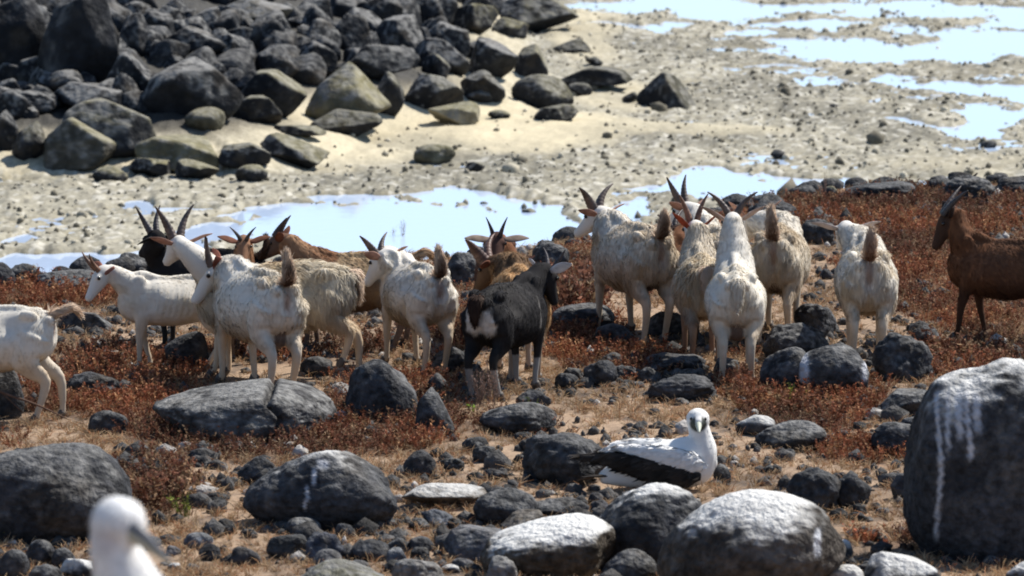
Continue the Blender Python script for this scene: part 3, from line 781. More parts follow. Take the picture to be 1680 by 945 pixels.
def rubble():
    """loose coral rubble on the flat and grit on the land: too many to count"""
    D, Fc = ico(1)
    n = 11000
    yy = 46 + (92 - 46) * rng.uniform(0, 1, n) ** .9
    xx = rng.uniform(-1, 1, n) * (.106 * yy + .4)
    z, sand, pool, mid, fine = flat_parts(xx, yy)
    keep = (rng.uniform(0, 1, n) > sand * .9) & (z > -.05) & (h_mound(xx, yy) < .05)
    xx, yy = xx[keep], yy[keep]; n = len(xx)
    s = rng.gamma(2.0, .0065, n) + .010
    big = rng.uniform(0, 1, n) < .012; s = np.where(big, s * 2.6, s)
    zz = h_flat(xx, yy) + s * .2
    V = D[None] * (s[:, None] * rng.uniform(.6, 1.3, (n, 3)))[:, None, :] * (1 + .3 * rng.uniform(-1, 1, (n, len(D), 1)))
    V = V + np.stack([xx, yy, zz], -1)[:, None]
    base = np.where(rng.uniform(0, 1, (n, 1)) < .42, np.array([[.44, .40, .31]]), np.array([[.17, .152, .112]])) * rng.uniform(.6, 1.2, (n, 1))
    c = np.repeat(base[:, None], len(D), 1)
    F2 = (Fc[None] + (np.arange(n) * len(D))[:, None, None]).reshape(-1, 3)
    o = add('coral_rubble', new_mesh('coral_rubble', V.reshape(-1, 3), F2, M_FLAT, c.reshape(-1, 3)))
    tag(o, 'pale and dark coral rubble strewn over the tidal flat', 'rubble', kind='stuff')
    n = 13000
    yy = 23 + 17 * rng.uniform(0, 1, n); xx = rng.uniform(-1, 1, n) * (.106 * yy + .4)
    keep = yy < np.interp(xx, EDGE_X, EDGE_D)
    keep &= vnoise(P2(xx, yy, 1.2), 444) + .5 * rng.uniform(-1, 1, n) > -.1
    xx, yy = xx[keep], yy[keep]; n = len(xx)
    s = np.minimum(rng.gamma(1.6, .0115, n) + .006, .075)
    V = D[None] * (s[:, None] * rng.uniform(.6, 1.3, (n, 3)))[:, None, :] * (1 + .3 * rng.uniform(-1, 1, (n, len(D), 1)))
    V = V + np.stack([xx, yy, h_fore(xx, yy) + s * .2], -1)[:, None]
    base = np.where(rng.uniform(0, 1, (n, 1)) < .07, np.array([[.34, .32, .30]]), np.array([[.075, .072, .07]])) * rng.uniform(.6, 1.3, (n, 1))
    c = np.repeat(base[:, None], len(D), 1)
    F2 = (Fc[None] + (np.arange(n) * len(D))[:, None, None]).reshape(-1, 3)
    o = add('lava_gravel', new_mesh('lava_gravel', V.reshape(-1, 3), F2, M_ROCK, c.reshape(-1, 3)))
    tag(o, 'dark lava gravel scattered over the dry soil', 'gravel', kind='stuff')
rubble()
# ------------------------------------------------------------------ goats
def remesh_union(parts, voxel=.011, it=4):
    V, Fc = join(parts)
    me = bpy.data.meshes.new('tmp'); me.from_pydata(V.tolist(), [], [list(f) for f in Fc]); me.update()
    bm = bmesh.new(); bm.from_mesh(me); bmesh.ops.recalc_face_normals(bm, faces=bm.faces); bm.to_mesh(me); bm.free()
    o = bpy.data.objects.new('tmp', me); COL.objects.link(o)
    r = o.modifiers.new('r', 'REMESH'); r.mode = 'VOXEL'; r.voxel_size = voxel
    s = o.modifiers.new('s', 'SMOOTH'); s.factor = .5; s.iterations = it
    dg = bpy.context.evaluated_depsgraph_get()
    m2 = bpy.data.meshes.new_from_object(o.evaluated_get(dg))
    bpy.data.objects.remove(o); bpy.data.meshes.remove(me)
    V = np.empty(len(m2.vertices) * 3, np.float32); m2.vertices.foreach_get('co', V)
    m2.calc_loop_triangles()
    T = np.empty(len(m2.loop_triangles) * 3, np.int32); m2.loop_triangles.foreach_get('vertices', T)
    Q = [tuple(p.vertices) for p in m2.polygons]
    k = len(Q[0])
    Q = np.array(Q) if all(len(q) == k for q in Q) else T.reshape(-1, 3)
    bpy.data.meshes.remove(m2)
    return V.reshape(-1, 3).astype(float), Q, T.reshape(-1, 3)

def hair_mesh(name, V, T, N, flow, length, colour, n, mat, rng, width=.0034, lift=.3, droop=.25, tipc=None):
    """short tapering strands rooted all over a surface"""
    A = np.linalg.norm(np.cross(V[T[:, 1]] - V[T[:, 0]], V[T[:, 2]] - V[T[:, 0]]), axis=1)
    Lt = length[T].mean(1)
    pr = A * np.clip(Lt / .03, .35, 1.6) * (Lt > .003); pr /= pr.sum()
    f = rng.choice(len(T), n, p=pr)
    a, b = rng.uniform(0, 1, (2, n)); fl = a + b > 1; a[fl] = 1 - a[fl]; b[fl] = 1 - b[fl]
    w = np.stack([1 - a - b, a, b], 1)[..., None]
    def bl(X): return (X[T[f]] * w).sum(1)
    P = bl(V); Nn = bl(N); Nn /= np.linalg.norm(Nn, axis=1)[:, None] + 1e-9
    D = bl(flow) + .17 * rng.normal(size=(n, 3))
    D -= Nn * (D * Nn).sum(1)[:, None]; D /= np.linalg.norm(D, axis=1)[:, None] + 1e-9
    L = bl(length[:, None])[:, 0] * rng.uniform(.55, 1.25, n)
    c = bl(colour) * rng.uniform(.90, 1.08, (n, 1)) * (1 + .05 * vnoise(P * np.array([40, 40, 16]), 77)[:, None])
    lf = lift * rng.uniform(.3, 1.5, (n, 1))
    d1 = D + Nn * lf; d1 /= np.linalg.norm(d1, axis=1)[:, None]
    d2 = D + Nn * lf * .35 + np.array([0, 0, -1]) * droop * (L[:, None] / .05); d2 /= np.linalg.norm(d2, axis=1)[:, None]
    s = np.cross(d1, Nn); s /= np.linalg.norm(s, axis=1)[:, None] + 1e-9
    th = rng.normal(0, .6, (n, 1))
    s = s * np.cos(th) + np.cross(d1, s) * np.sin(th)
    W = width * rng.uniform(.6, 1.3, (n, 1)) * np.clip(L[:, None] / .03, .6, 1.5)
    P0 = P - Nn * .002
    P1 = P0 + d1 * L[:, None] * .5
    P2_ = P1 + d2 * L[:, None] * .5
    VV = np.stack([P0 - s * W / 2, P0 + s * W / 2, P1 - s * W * .42, P1 + s * W * .42, P2_], 1)
    i = (np.arange(n) * 5)[:, None]
    FF = np.concatenate([i + np.array([[0, 1, 3]]), i + np.array([[0, 3, 2]]), i + np.array([[2, 3, 4]])], 0)
    VV = VV.reshape(-1, 3)
    g = np.cross(VV[FF[:, 1]] - VV[FF[:, 0]], VV[FF[:, 2]] - VV[FF[:, 0]])
    Nr = np.tile(Nn, (3, 1))
    bad = (g * Nr).sum(1) < 0
    FF[bad] = FF[bad][:, ::-1]
    tc = c if tipc is None else c * (1 - .5) + np.asarray(tipc) * .5
    CC = np.stack([c * .9, c * .9, c, c, tc], 1).reshape(-1, 3)
    cl = np.stack([fbm(P * np.array([26, 26, 14]) + 31 * k, 2, 40 + k) for k in range(3)], -1)
    jn = Nn + .13 * cl + .08 * rng.normal(size=Nn.shape); jn /= np.linalg.norm(jn, axis=1)[:, None]
    return new_mesh(name, VV, FF, mat, CC, normals=np.repeat(jn, 5, 0))

def seg_dist(V, A, B):
    d = B - A; t = np.clip(((V - A) @ d) / (d @ d + 1e-9), 0, 1)
    return np.linalg.norm(V - (A + t[:, None] * d), axis=1)

WHITE = dict(main=(.69, .645, .565), cream=(.60, .51, .38), leg=(.50, .41, .31), belly=(.58, .46, .33), tail=(.17, .085, .05), tailtip=(.70, .55, .42), ear=(.50, .31, .24), horn=(.088, .066, .056), hoof=(.10, .085, .075), head=(.70, .665, .61), neck=(.70, .66, .59))
CREAM = dict(WHITE, main=(.66, .58, .45), cream=(.56, .44, .29), belly=(.5, .37, .23), leg=(.60, .46, .32))
TAN = dict(WHITE, main=(.50, .37, .23), cream=(.36, .20, .10), belly=(.16, .10, .07), leg=(.15, .11, .09), head=(.11, .06, .045), neck=(.26, .12, .06), ear=(.25, .11, .07), tail=(.42, .2, .1), tailtip=(.6, .42, .27), horn=(.045, .035, .035))
BROWN = dict(WHITE, main=(.135, .068, .040), cream=(.22, .10, .05), belly=(.06, .032, .022), leg=(.055, .03, .02), head=(.05, .03, .022), neck=(.15, .066, .032), ear=(.05, .03, .025), tail=(.05, .03, .02), tailtip=(.1, .05, .03), horn=(.04, .03, .028))
BLACK = dict(WHITE, main=(.018, .017, .018), cream=(.035, .033, .034), belly=(.015, .014, .014), leg=(.025, .024, .024), head=(.022, .02, .02), neck=(.018, .017, .018), ear=(.03, .03, .03), tail=(.045, .028, .02), tailtip=(.06, .035, .025), horn=(.05, .042, .045))

def goat(label, px, py, yaw, scale=1.0, head=None, hyaw=None, hpitch=-35, coat=WHITE, shag=0.0, horns=None, ear=(70, 5), tail='up', stride=(.05, -.05, -.06, .05), seed=1, length=1.0, nhair=16000, hdepth=None, deep=1.12, wide=1.15, special=None, udder=False, earlen=.165, group='goats of the herd', raise_hind=0, dz=0.0, beard=False, nk_w=1.0):
    rg = np.random.default_rng(seed)
    g = hit(px, py)
    yr = R(yaw)
    s = scale
    root = empty('goat', (g[0], g[1], g[2] + dz), yr, s)
    tag(root, label, 'goat', group)
    Rm = np.array([[math.cos(yr), -math.sin(yr), 0], [math.sin(yr), math.cos(yr), 0], [0, 0, 1]])
    org = np.array([g[0], g[1], g[2] + dz])
    def to_local(w): return (Rm.T @ (np.asarray(w) - org)) / s
    def ground_dz(lx, ly):
        w = Rm @ (np.array([lx, ly, 0]) * s) + org
        return float(np.clip((gz(w[0], w[1]) - org[2]) / s, -.12, .12))
    K = length
    segs = []                         # (A, B, zone, radius)
    parts = []
    up, dp, wd = .0, deep, wide
    # trunk
    tr = [(-.445, .545, .05, .06), (-.40, .54, .098, .115), (-.31, .53, .128, .145), (-.18, .505, .138, .160), (-.03, .49, .152, .172), (.10, .492, .148, .170), (.20, .50, .122, .165), (.29, .515, .10, .145), (.355, .53, .065, .10), (.385, .535, .03, .05)]
    P = [(x * K, 0, z - .16 * (dp - 1)) for x, z, w, h in tr]
    rr = [(w * wd, h * dp) for x, z, w, h in tr]
    tv, tf = loft(P, rr, 30, 28, expo=2.1)
    tz = np.clip((tv[:, 2] - .50) / .17, -1, 1)
    tv[:, 1] *= 1 - .34 * np.clip(tz, 0, 1) ** 1.6 + .05 * np.clip(-tz, 0, 1)
    parts.append((tv, tf))
    for i in range(len(P) - 1): segs.append((np.array(P[i]), np.array(P[i + 1]), 0))
    for sgn in (-1, 1):
        parts.append(ellipsoid((-.30 * K, sgn * .088, .636), (.06, .03, .034)))       # hip bones
        parts.append(ellipsoid((-.415 * K, sgn * .050, .605), (.04, .026, .03)))       # pin bones
        parts.append(ellipsoid((.24 * K, sgn * .062, .615), (.06, .03, .085)))           # shoulder blades
    parts.append(loft([(-.42 * K, 0, .635), (-.2 * K, 0, .665), (.05 * K, 0, .655), (.22 * K, 0, .69), (.33 * K, 0, .66)], [.02, .026, .024, .034, .03], 14, 10))
    if udder: parts.append(ellipsoid((-.27 * K, 0, .345), (.085, .07, .085)))
    # legs
    feet = []
    for sgn, fore, st in ((1, 1, stride[0]), (-1, 1, stride[1]), (1, 0, stride[2]), (-1, 0, stride[3])):
        if fore:
            pts = [(.25 * K, sgn * .062, .50), (.225 * K, sgn * .085, .405), (.235 * K + st * .4, sgn * .085, .235), (.225 * K + st * .8, sgn * .083, .075), (.24 * K + st, sgn * .085, .028)]
            rad = [(.05, .085), (.042, .058), (.026, .029), (.0180, .0195), (.023, .026)]
        else:
            pts = [(-.315 * K, sgn * .07, .53), (-.275 * K, sgn * .094, .40), (-.325 * K + st * .2, sgn * .088, .315), (-.40 * K + st * .4, sgn * .080, .245), (-.355 * K + st * .9, sgn * .085, .075), (-.335 * K + st, sgn * .087, .028)]
            rad = [(.085, .135), (.070, .105), (.044, .062), (.027, .036), (.0185, .021), (.023, .026)]
        d = ground_dz(pts[-1][0], pts[-1][1])
        if raise_hind and not fore and sgn == raise_hind: d += .09
        pts = [np.array(p) + np.array([0, 0, d * (0 if p[2] > .45 else .25 if p[2] > .35 else .5 if p[2] > .2 else 1)]) for i, p in enumerate(pts)]
        feet.append((pts[-1], fore))
        parts.append(loft(pts, rad, 18, 12, up=(1, 0, 0.01)))
        for i in range(len(pts) - 1): segs.append((pts[i], pts[i + 1], 3 if i >= 1 else 4))
    # neck and head
    if head is not None:
        Yh = g[1] + (hdepth if hdepth is not None else math.sin(yr) * .42 * s * K)
        poll = to_local(at_y(head[0], head[1], Yh))
    else:
        poll = np.array([.55 * K, 0, .88])
    hy = R((hyaw if hyaw is not None else yaw) - yaw); hp = R(hpitch)
    f = np.array([math.cos(hy) * math.cos(hp), math.sin(hy) * math.cos(hp), math.sin(hp)])
    l = np.array([-math.sin(hy), math.cos(hy), 0.0])
    u = np.cross(f, l)
    base = np.array([.25 * K, 0, .575]); b0 = np.array([.15 * K, 0, .54])
    nk = poll - f * .035 - u * .045
    mid = base * .5 + nk * .5 + np.array([.02, 0, .015]); mid[0] = max(mid[0], .3 * K)
    n1_ = base * .85 + mid * .15
    parts.append(loft([b0, n1_, mid, nk, nk + f * .03 + u * .01], [(w_ * nk_w, h_ * nk_w) for w_, h_ in ((.125, .125), (.125, .13), (.094, .104), (.060, .068), (.050, .052))], 18, 14, up=(.3, 0, 1) if abs(poll[2] - .6) < .3 else (1, 0, .2)))
    for a, b in ((b0, n1_), (n1_, mid), (mid, nk)): segs.append((a, b, 1))
    hs = [(-.055, .030, .036, -.02), (-.02, .050, .060, -.018), (.03, .056, .066, -.018), (.08, .050, .060, -.020), (.13, .038, .047, -.024), (.18, .030, .036, -.028), (.215, .028, .030, -.031), (.235, .016, .018, -.034)]
    parts.append(loft([poll + f * a + u * d for a, w, h, d in hs], [(w, h) for a, w, h, d in hs], 20, 14, up=u))
    for sgn in (-1, 1): parts.append(ellipsoid(poll + f * .055 + l * sgn * .042 + u * .018, (.022, .02, .02)))
    segs.append((poll - f * .04, poll + f * .23, 2))
    V, Q, T = remesh_union(parts)
    N = vert_normals(V, T)
    # hollows of the flank, behind the shoulder and along the thigh; faint ribs; uneven hide
    dent = np.zeros(len(V))
    for sgn in (-1, 1):
        for q, r, a_ in (((-.20 * K, sgn * .12 * wd, .585), .075, .030), ((.15 * K, sgn * .12 * wd, .50), .05, .014), ((-.40 * K, sgn * .085, .47), .05, .018), ((-.22 * K, sgn * .11 * wd, .40), .055, .014), ((.30 * K, sgn * .09, .60), .05, .012)):
            dent += a_ * np.exp(-((V - np.array(q)) ** 2).sum(1) / r ** 2)
    dent += .022 * np.exp(-(V[:, 1] / .03) ** 2 - ((V[:, 0] + .43 * K) / .06) ** 2) * smooth(.58, .50, V[:, 2])
    rib = (np.abs(V[:, 0] / K) < .14) & (V[:, 2] > .40) & (V[:, 2] < .62)
    dent += rib * .0014 * np.sin((V[:, 0] + .25 * (V[:, 2] - .5)) * 140) * (1 - shag)
    dent += (.006 * fbm(V * 8 + seed * 5.1, 2, 27)) * (V[:, 2] > .3) * (np.linalg.norm(V - poll, axis=1) > .26)
    V = V - N * dent[:, None]
    N = vert_normals(V, T)
    dist = np.stack([seg_dist(V, a, b) - (.09 if z == 0 else .055 if z in (1, 4) else .04 if z == 2 else .022) for a, b, z in segs])
    zone = np.array([z for _, _, z in segs])[dist.argmin(0)]
    c = np.tile(np.array(coat['main'], float), (len(V), 1))
    n1 = fbm(V * 4.5 + seed * 7.7, 4, 17); n2 = fbm(V * 16 + seed * 3.1, 3, 19)
    c = mix3(c, coat['cream'], np.clip(smooth(.0, .55, n1 + .35 * n2) * .9, 0, 1))
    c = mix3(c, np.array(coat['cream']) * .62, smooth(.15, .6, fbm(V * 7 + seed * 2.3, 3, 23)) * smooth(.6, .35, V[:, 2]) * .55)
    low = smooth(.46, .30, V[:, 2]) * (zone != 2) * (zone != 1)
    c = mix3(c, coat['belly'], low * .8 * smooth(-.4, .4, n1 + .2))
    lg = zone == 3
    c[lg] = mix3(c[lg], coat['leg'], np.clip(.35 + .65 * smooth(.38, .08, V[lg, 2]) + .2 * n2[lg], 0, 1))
    hd = zone == 2; nkz = zone == 1
    c[hd] = mix3(c[hd], coat['head'], .9); c[nkz] = mix3(c[nkz], coat['neck'], np.clip(.75 + .3 * n1[nkz], 0, 1))
    rump = smooth(-.36 * K, -.42 * K, V[:, 0]) * smooth(.030, .010, np.abs(V[:, 1]) + .012 * n2) * smooth(.66, .60, V[:, 2]) * smooth(.44, .54, V[:, 2])
    if special != 'white_rump': c = mix3(c, np.array(coat['tail']) * 1.6 + .06, rump * .7)
    if special == 'white_rump':
        w = smooth(-.355 * K, -.385 * K, V[:, 0] + .03 * n1 + .3 * np.maximum(np.abs(V[:, 2] - .50) - .06, 0)) * smooth(.39, .44, V[:, 2] + .04 * n2) * smooth(.58, .53, V[:, 2] + .05 * n2) * smooth(.105, .085, np.abs(V[:, 1]) + .03 * n2)
        c = mix3(c, (.60, .56, .51), w * .92)
        sock = lg & (V[:, 2] < .2); c[sock] = mix3(c[sock], (.36, .34, .32), .65)
        side = smooth(.012, .003, np.abs(V[:, 0] - .14 * K + .05 * n1 + .02 * n2 - .07 * np.sin(V[:, 2] * 11))) * (V[:, 2] < .6) * (V[:, 2] > .37) * (zone == 0)
        c = mix3(c, (.30, .28, .26), side * .7)
        c = mix3(c, (.055, .05, .046), smooth(-.1, .5, n1 + .6 * n2) * .35 * (w < .1) * (zone == 0))
    if special == 'udder': c = mix3(c, (.08, .045, .035), ((V[:, 0] < -.15) & (V[:, 0] > -.37)) * smooth(.05, .03, np.abs(V[:, 1]) + .01 * n2) * smooth(.42, .36, V[:, 2]) * .85)
    if special == 'white_neck': c = mix3(c, WHITE['neck'], ((zone == 1) | (zone == 2)) * smooth(.26 * K, .36 * K, V[:, 0] + .05 * n1))
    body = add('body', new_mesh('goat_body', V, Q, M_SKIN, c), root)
    # coat
    Ln = np.full(len(V), .017 + .062 * shag)
    Ln = Ln * (1 + .6 * n1)
    Ln[zone == 0] *= 1 + .5 * shag * smooth(.0, -.4, V[zone == 0, 0])
    Ln[nkz] *= 1.0 if not special == 'white_neck' else .45
    Ln[hd] = .009
    Ln[lg] = np.where(V[lg, 2] > .3, .018 + .06 * shag, .009)
    Ln[zone == 0] += .05 * shag * smooth(.46, .36, V[zone == 0, 2])
    top = smooth(.62, .68, V[:, 2]) * (zone == 0)
    Ln = Ln * (1 + .5 * top)
    fl = np.tile(np.array([-.75, 0, -.6]), (len(V), 1))
    fl[V[:, 0] < -.33 * K] = (-.25, 0, -1)
    fl[(zone >= 3)] = (-.15, 0, -1)
    fl[nkz] = (base - nk) / np.linalg.norm(base - nk) + np.array([0, 0, -.3])
    fl[hd] = -f * .8 + np.array([0, 0, -.2])
    hm = hair_mesh('goat_coat', V, T, N, fl, np.clip(Ln, .006, .16), c, int(nhair * (1 + .5 * shag)), M_HAIR, rg, lift=.22 + .20 * shag)
    add('coat', hm, root)
    # ears
    for sgn in (-1, 1):
        ea = ear[0] if not isinstance(ear[0], tuple) else ear[0][0 if sgn > 0 else 1]
        a1, a2 = R(ea), R(ear[1])
        d = l * sgn * math.sin(a1) - f * math.cos(a1); d = d * math.cos(a2) + u * math.sin(a2)
        root_p = poll + l * sgn * .045 - f * .005 - u * .008
        pts = [root_p, root_p + d * earlen * .3, root_p + d * earlen * .65 + np.array([0, 0, .004]), root_p + d * earlen]
        V2, F2 = loft(pts, [(.016, .010), (.033, .008), (.030, .006), (.006, .002)], 12, 10, up=np.cross(d, f) + .35 * u * sgn)
        n2_ = fbm(V2 * 30, 2, 3)
        ce = mix3(coat['ear'], np.array(coat['ear']) * .6, smooth(-.3, .5, n2_))
        add('ear', new_mesh('goat_ear', V2, F2, M_EAR, ce), root)
    # eyes
    for sgn in (-1, 1):
        V2, F2 = ellipsoid(poll + f * .06 + l * sgn * .056 + u * .014, (.0125, .0125, .0125), 10, 7)
        add('eye', new_mesh('goat_eye', V2, F2, M_EYE), root)
    # horns
    if horns:
        hl, spread, back, curl, hr = horns; hr *= 1.42
        for sgn in (-1, 1):
            p = poll + l * sgn * .022 + f * .012 + u * .035
            pts = [p]; n = 9
            for i in range(n):
                t = i / (n - 1)
                a = R(back + curl * t); o = R(spread * (.55 + .75 * t))
                d = (u * math.cos(a) - f * math.sin(a)) * math.cos(o) + l * sgn * math.sin(o)
                p = p + d * hl / n; pts.append(p)
            tt = np.linspace(0, 1, n + 1)
            rad = [(max(hr * .72 * (1 - .86 * q ** 1.3), .003), max(hr * (1 - .86 * q ** 1.3), .003)) for q in tt]
            V2, F2 = loft(pts, rad, 26, 10, up=f)
            k = np.repeat(np.arange(26), 10)
            V2 = V2 + (V2 - catmull(pts, 26)[k]) * (.07 * np.sin(k * 2.1))[:, None]
            ch = mix3(np.array(coat['horn']) * .75, np.array(coat['horn']) * 1.5, smooth(-.4, .5, fbm(V2 * 25, 3, 5)))
            add('horn', new_mesh('goat_horn', V2, F2, M_HORN, ch), root)
    # hooves (two claws each)
    for p, fore in feet:
        pr_ = []
        for q in (-1, 1):
            pr_.append(loft([p + np.array([-.012, q * .012, .02]), p + np.array([.006, q * .013, -.004]), p + np.array([.022, q * .012, -.026])], [(.013, .02), (.0145, .022), (.012, .017)], 7, 8, up=(1, 0, .2)))
        V2, F2 = join(pr_)
        add('hoof', new_mesh('goat_hoof', V2, F2, M_HOOF, np.tile(np.array(coat['hoof']), (len(V2), 1))), root)
    # tail
    tb = np.array([-.415 * K, 0, .635])
    j1, j2 = rg.uniform(-.03, .03), rg.uniform(-.03, .025)
    if tail == 'up':   tp = [tb, tb + (-.035, 0, .025), tb + (-.052 + j2 * .5, j1 * .5, .085), tb + (-.045 + j2, j1, .15 + j2)]
    elif tail == 'back': tp = [tb, tb + (-.05, 0, .02), tb + (-.11, 0, .045), tb + (-.165, 0, .015)]
    else: tp = [tb, tb + (-.045, 0, -.01), tb + (-.06, 0, -.08), tb + (-.055, 0, -.15)]
    tp = [np.array(q) for q in tp]
    V2, F2 = loft(tp, [(.026, .018), (.034, .013), (.030, .011), (.010, .006)], 14, 12, up=(1, 0, .3))
    T2 = np.array([t for q in F2 for t in ([(q[0], q[i], q[i + 1]) for i in range(1, len(q) - 1)])])
    N2 = vert_normals(V2, T2)
    t2 = np.clip(np.linalg.norm(V2 - tb, axis=1) / .19, 0, 1)
    und = N2 @ (np.array([-1, 0, -.2]) if tail == 'up' else np.array([0, 0, -1]))
    tl_ = np.array(coat['tail']) * rg.uniform(.75, 1.9)
    ct = mix3(coat['tailtip'], tl_, smooth(.2, .6, und) * smooth(.033, .016, np.abs(V2[:, 1]))) if tail != 'back' else np.tile(np.array(coat['tailtip']), (len(V2), 1))
    ct = mix3(ct, coat['tailtip'], smooth(.42, .85, t2) * .85)
    to = add('tail', new_mesh('goat_tail', V2, F2, M_SKIN, ct), root)
    fl2 = np.tile((tp[-1] - tp[0]) / np.linalg.norm(tp[-1] - tp[0]), (len(V2), 1))
    add('tail_hair', hair_mesh('tail_hair', V2, T2, N2, fl2, np.full(len(V2), .042 + .03 * shag + (.02 if tail == 'back' else 0)), ct, 1500, M_HAIR, rg, lift=.3, droop=.1 if tail == 'up' else .3, tipc=coat['tailtip']), to)
    if beard:
        pb = poll + f * .19 - u * .06
        V2, F2 = loft([pb + u * .02, pb + np.array([0, 0, -.04]), pb + np.array([0, 0, -.10])], [(.015, .018), (.014, .016), (.003, .004)], 8, 8, up=f)
        add('beard', new_mesh('goat_beard', V2, F2, M_HAIR, np.tile(np.array(coat['head']) * .8, (len(V2), 1))), root)
    return root

BIG = (.235, 17, 12, 52, .024)
goat('white goat cut off by the left edge, only its hindquarters and fluffy tail showing', -28, 690, 172, .98, None, None, -60, WHITE, .12, None, tail='back', seed=1, stride=(.05, -.05, .0, -.12))
goat('slim white goat with thin brown horns and red ears, walking left behind the others', 283, 607, 192, .86, (168, 446), 205, -52, dict(WHITE, horn=(.19, .10, .06), ear=(.38, .15, .10)), .05, (.17, 20, 5, 25, .015), (75, 8), wide=1.02, deep=1.0, seed=2, nk_w=.82, stride=(.03, -.09, .10, -.02), tail='down')
goat('shaggy cream goat, broadside, with white neck and big dark curved horns', 444, 622, 178, 1.04, (293, 398), 118, -30, CREAM, .62, (.22, 30, 8, 30, .026), (72, 10), seed=3, nk_w=.82, length=1.12, special='white_neck', raise_hind=1, tail='down', stride=(.08, .0, -.05, -.13), hdepth=-.05)
goat('white goat in front at left with a red ear, looking left, dark-backed tail raised', 418, 642, 117, 1.10, (356, 440), 186, -48, dict(WHITE, ear=(.36, .14, .10)), .22, (.18, 22, 30, 20, .017), (70, 28), seed=4, udder=True, special='udder', stride=(.03, -.04, -.04, .05))
goat('black goat whose dark neck and horns rise behind the slim white goat', 330, 575, 160, .95, (256, 388), 128, -30, BLACK, .1, (.20, 24, -5, 30, .021), (75, -20), seed=6, nk_w=.82, stride=(0, .02, 0, -.02), hdepth=-.05)
goat('brown goat with upright horns peering over the back of the shaggy cream goat', 402, 590, 268, .80, (400, 397), 270, -40, dict(TAN, head=(.2, .1, .06)), .2, (.16, 32, -4, 15, .016), (82, 14), seed=8, hdepth=-.3)
goat('tan goat with a reddish neck and black horns, behind the shaggy cream goat', 568, 577, 180, .93, (460, 393), 172, -32, TAN, .4, (.17, 20, 60, 10, .021), (70, 20), seed=9, tail='back', stride=(.05, -.03, .02, -.06))
goat('white goat with brown horns turning its head left, brown-backed tail up, mid herd', 680, 608, 112, 1.0, (628, 422), 140, -45, WHITE, .22, (.17, 42, 14, 25, .021), (72, 8), seed=10, hdepth=.12, stride=(.05, -.05, -.05, .06))
goat('brown goat facing the camera with short upright V horns and wide pale ears', 822, 566, 272, .95, (815, 392), 270, -36, dict(TAN, head=(.06, .034, .028), main=(.12, .06, .04), cream=(.2, .09, .05), ear=(.34, .26, .21), horn=(.03, .026, .03)), .2, (.17, 18, -4, 16, .016), (92, 5), seed=12, tail='down', earlen=.17)
goat('orange-tan goat with a dark brown head and broad brown horns, behind the black goat', 850, 618, 96, 1.02, (806, 432), 150, -52, dict(TAN, main=(.52, .33, .17), cream=(.40, .15, .055), neck=(.055, .03, .022), head=(.05, .028, .02), horn=(.10, .055, .04), leg=(.36, .28, .22)), .45, (.22, 48, 20, 35, .03), (80, -5), seed=13, tail='down', earlen=.15)
goat('black goat with a white rump patch and white ears, turned to the right', 836, 646, 64, .98, (896, 444), 48, -62, dict(BLACK, ear=(.55, .55, .58)), .15, (.15, 30, 30, 30, .014), (80, 26), seed=14, nk_w=.8, tail='down', special='white_rump', stride=(.05, -.05, .0, .02), earlen=.15)
goat('tall cream goat with a brown tail, horns spread wide against the pool, looking left', 1034, 556, 112, 1.12, (984, 350), 138, -30, dict(WHITE, main=(.64, .56, .45), cream=(.52, .41, .28)), .30, (.19, 46, 15, 35, .024), (80, 12), seed=15, stride=(.05, -.05, -.05, .05), special='udder')
goat('white goat with the tallest upright horns, standing behind the right-hand group', 1168, 548, 100, 1.05, (1127, 342), 140, -30, WHITE, .2, (.20, 24, 2, 20, .022), (75, 18), seed=16)
goat('dark brown goat with long swept horns between the two groups of white goats', 1132, 556, 105, .92, (1110, 380), 150, -55, BROWN, .2, (.22, 58, 45, 10, .024), (75, 0), seed=17, tail='down')
goat('cream goat with long brownish belly hair, left of the goat with V horns', 1150, 592, 92, 1.0, (1140, 372), 105, -35, dict(CREAM, belly=(.24, .14, .09), leg=(.2, .12, .08), ear=(.45, .13, .07), horn=(.16, .09, .06), neck=(.64, .57, .47)), .45, (.20, 24, 25, 20, .022), (50, 20), seed=18, tail='down')
goat('white goat seen straight from behind, head up, horns in a wide V', 1206, 622, 89, 1.04, (1202, 360), 90, -35, dict(WHITE, tail=(.7, .62, .5), tailtip=(.76, .7, .6), main=(.68, .63, .54), ear=(.58, .45, .38)), .16, (.19, 46, 26, 10, .022), (72, 24), seed=19, tail='down', special='udder', udder=True, stride=(.03, -.04, -.02, .03))
goat('cream goat with a short brown tail, behind and right of the goat with V horns', 1278, 556, 82, 1.10, (1236, 358), 105, -35, dict(WHITE, main=(.63, .56, .455), cream=(.5, .4, .28)), .32, None, (55, 28), seed=20, special='udder', stride=(.02, -.04, -.03, .03))
goat('hornless white goat alone on the red plants, ears held out sideways, tail up', 1420, 592, 88, 1.10, (1388, 374), 96, -28, dict(WHITE, ear=(.6, .52, .48)), .30, None, (88, 14), seed=21, stride=(.04, -.04, -.03, .05))
goat('dark brown goat with a reddish neck and swept horns at the right edge', 1648, 566, 152, 1.0, (1556, 354), 184, -60, BROWN, .25, (.25, 30, 92, 15, .023), (70, 18), seed=22, nk_w=.8, wide=1.06, deep=1.06, stride=(.08, -.06, .05, -.05), tail='down')
# ------------------------------------------------------------------ boobies
def feather_mesh(name, V, T, N, flow, length, colour, n, mat, seed, width=.008, lift=.12):
    return hair_mesh(name, V, T, N, flow, length, colour, n, mat, np.random.default_rng(seed), width=width, lift=lift, droop=.05)

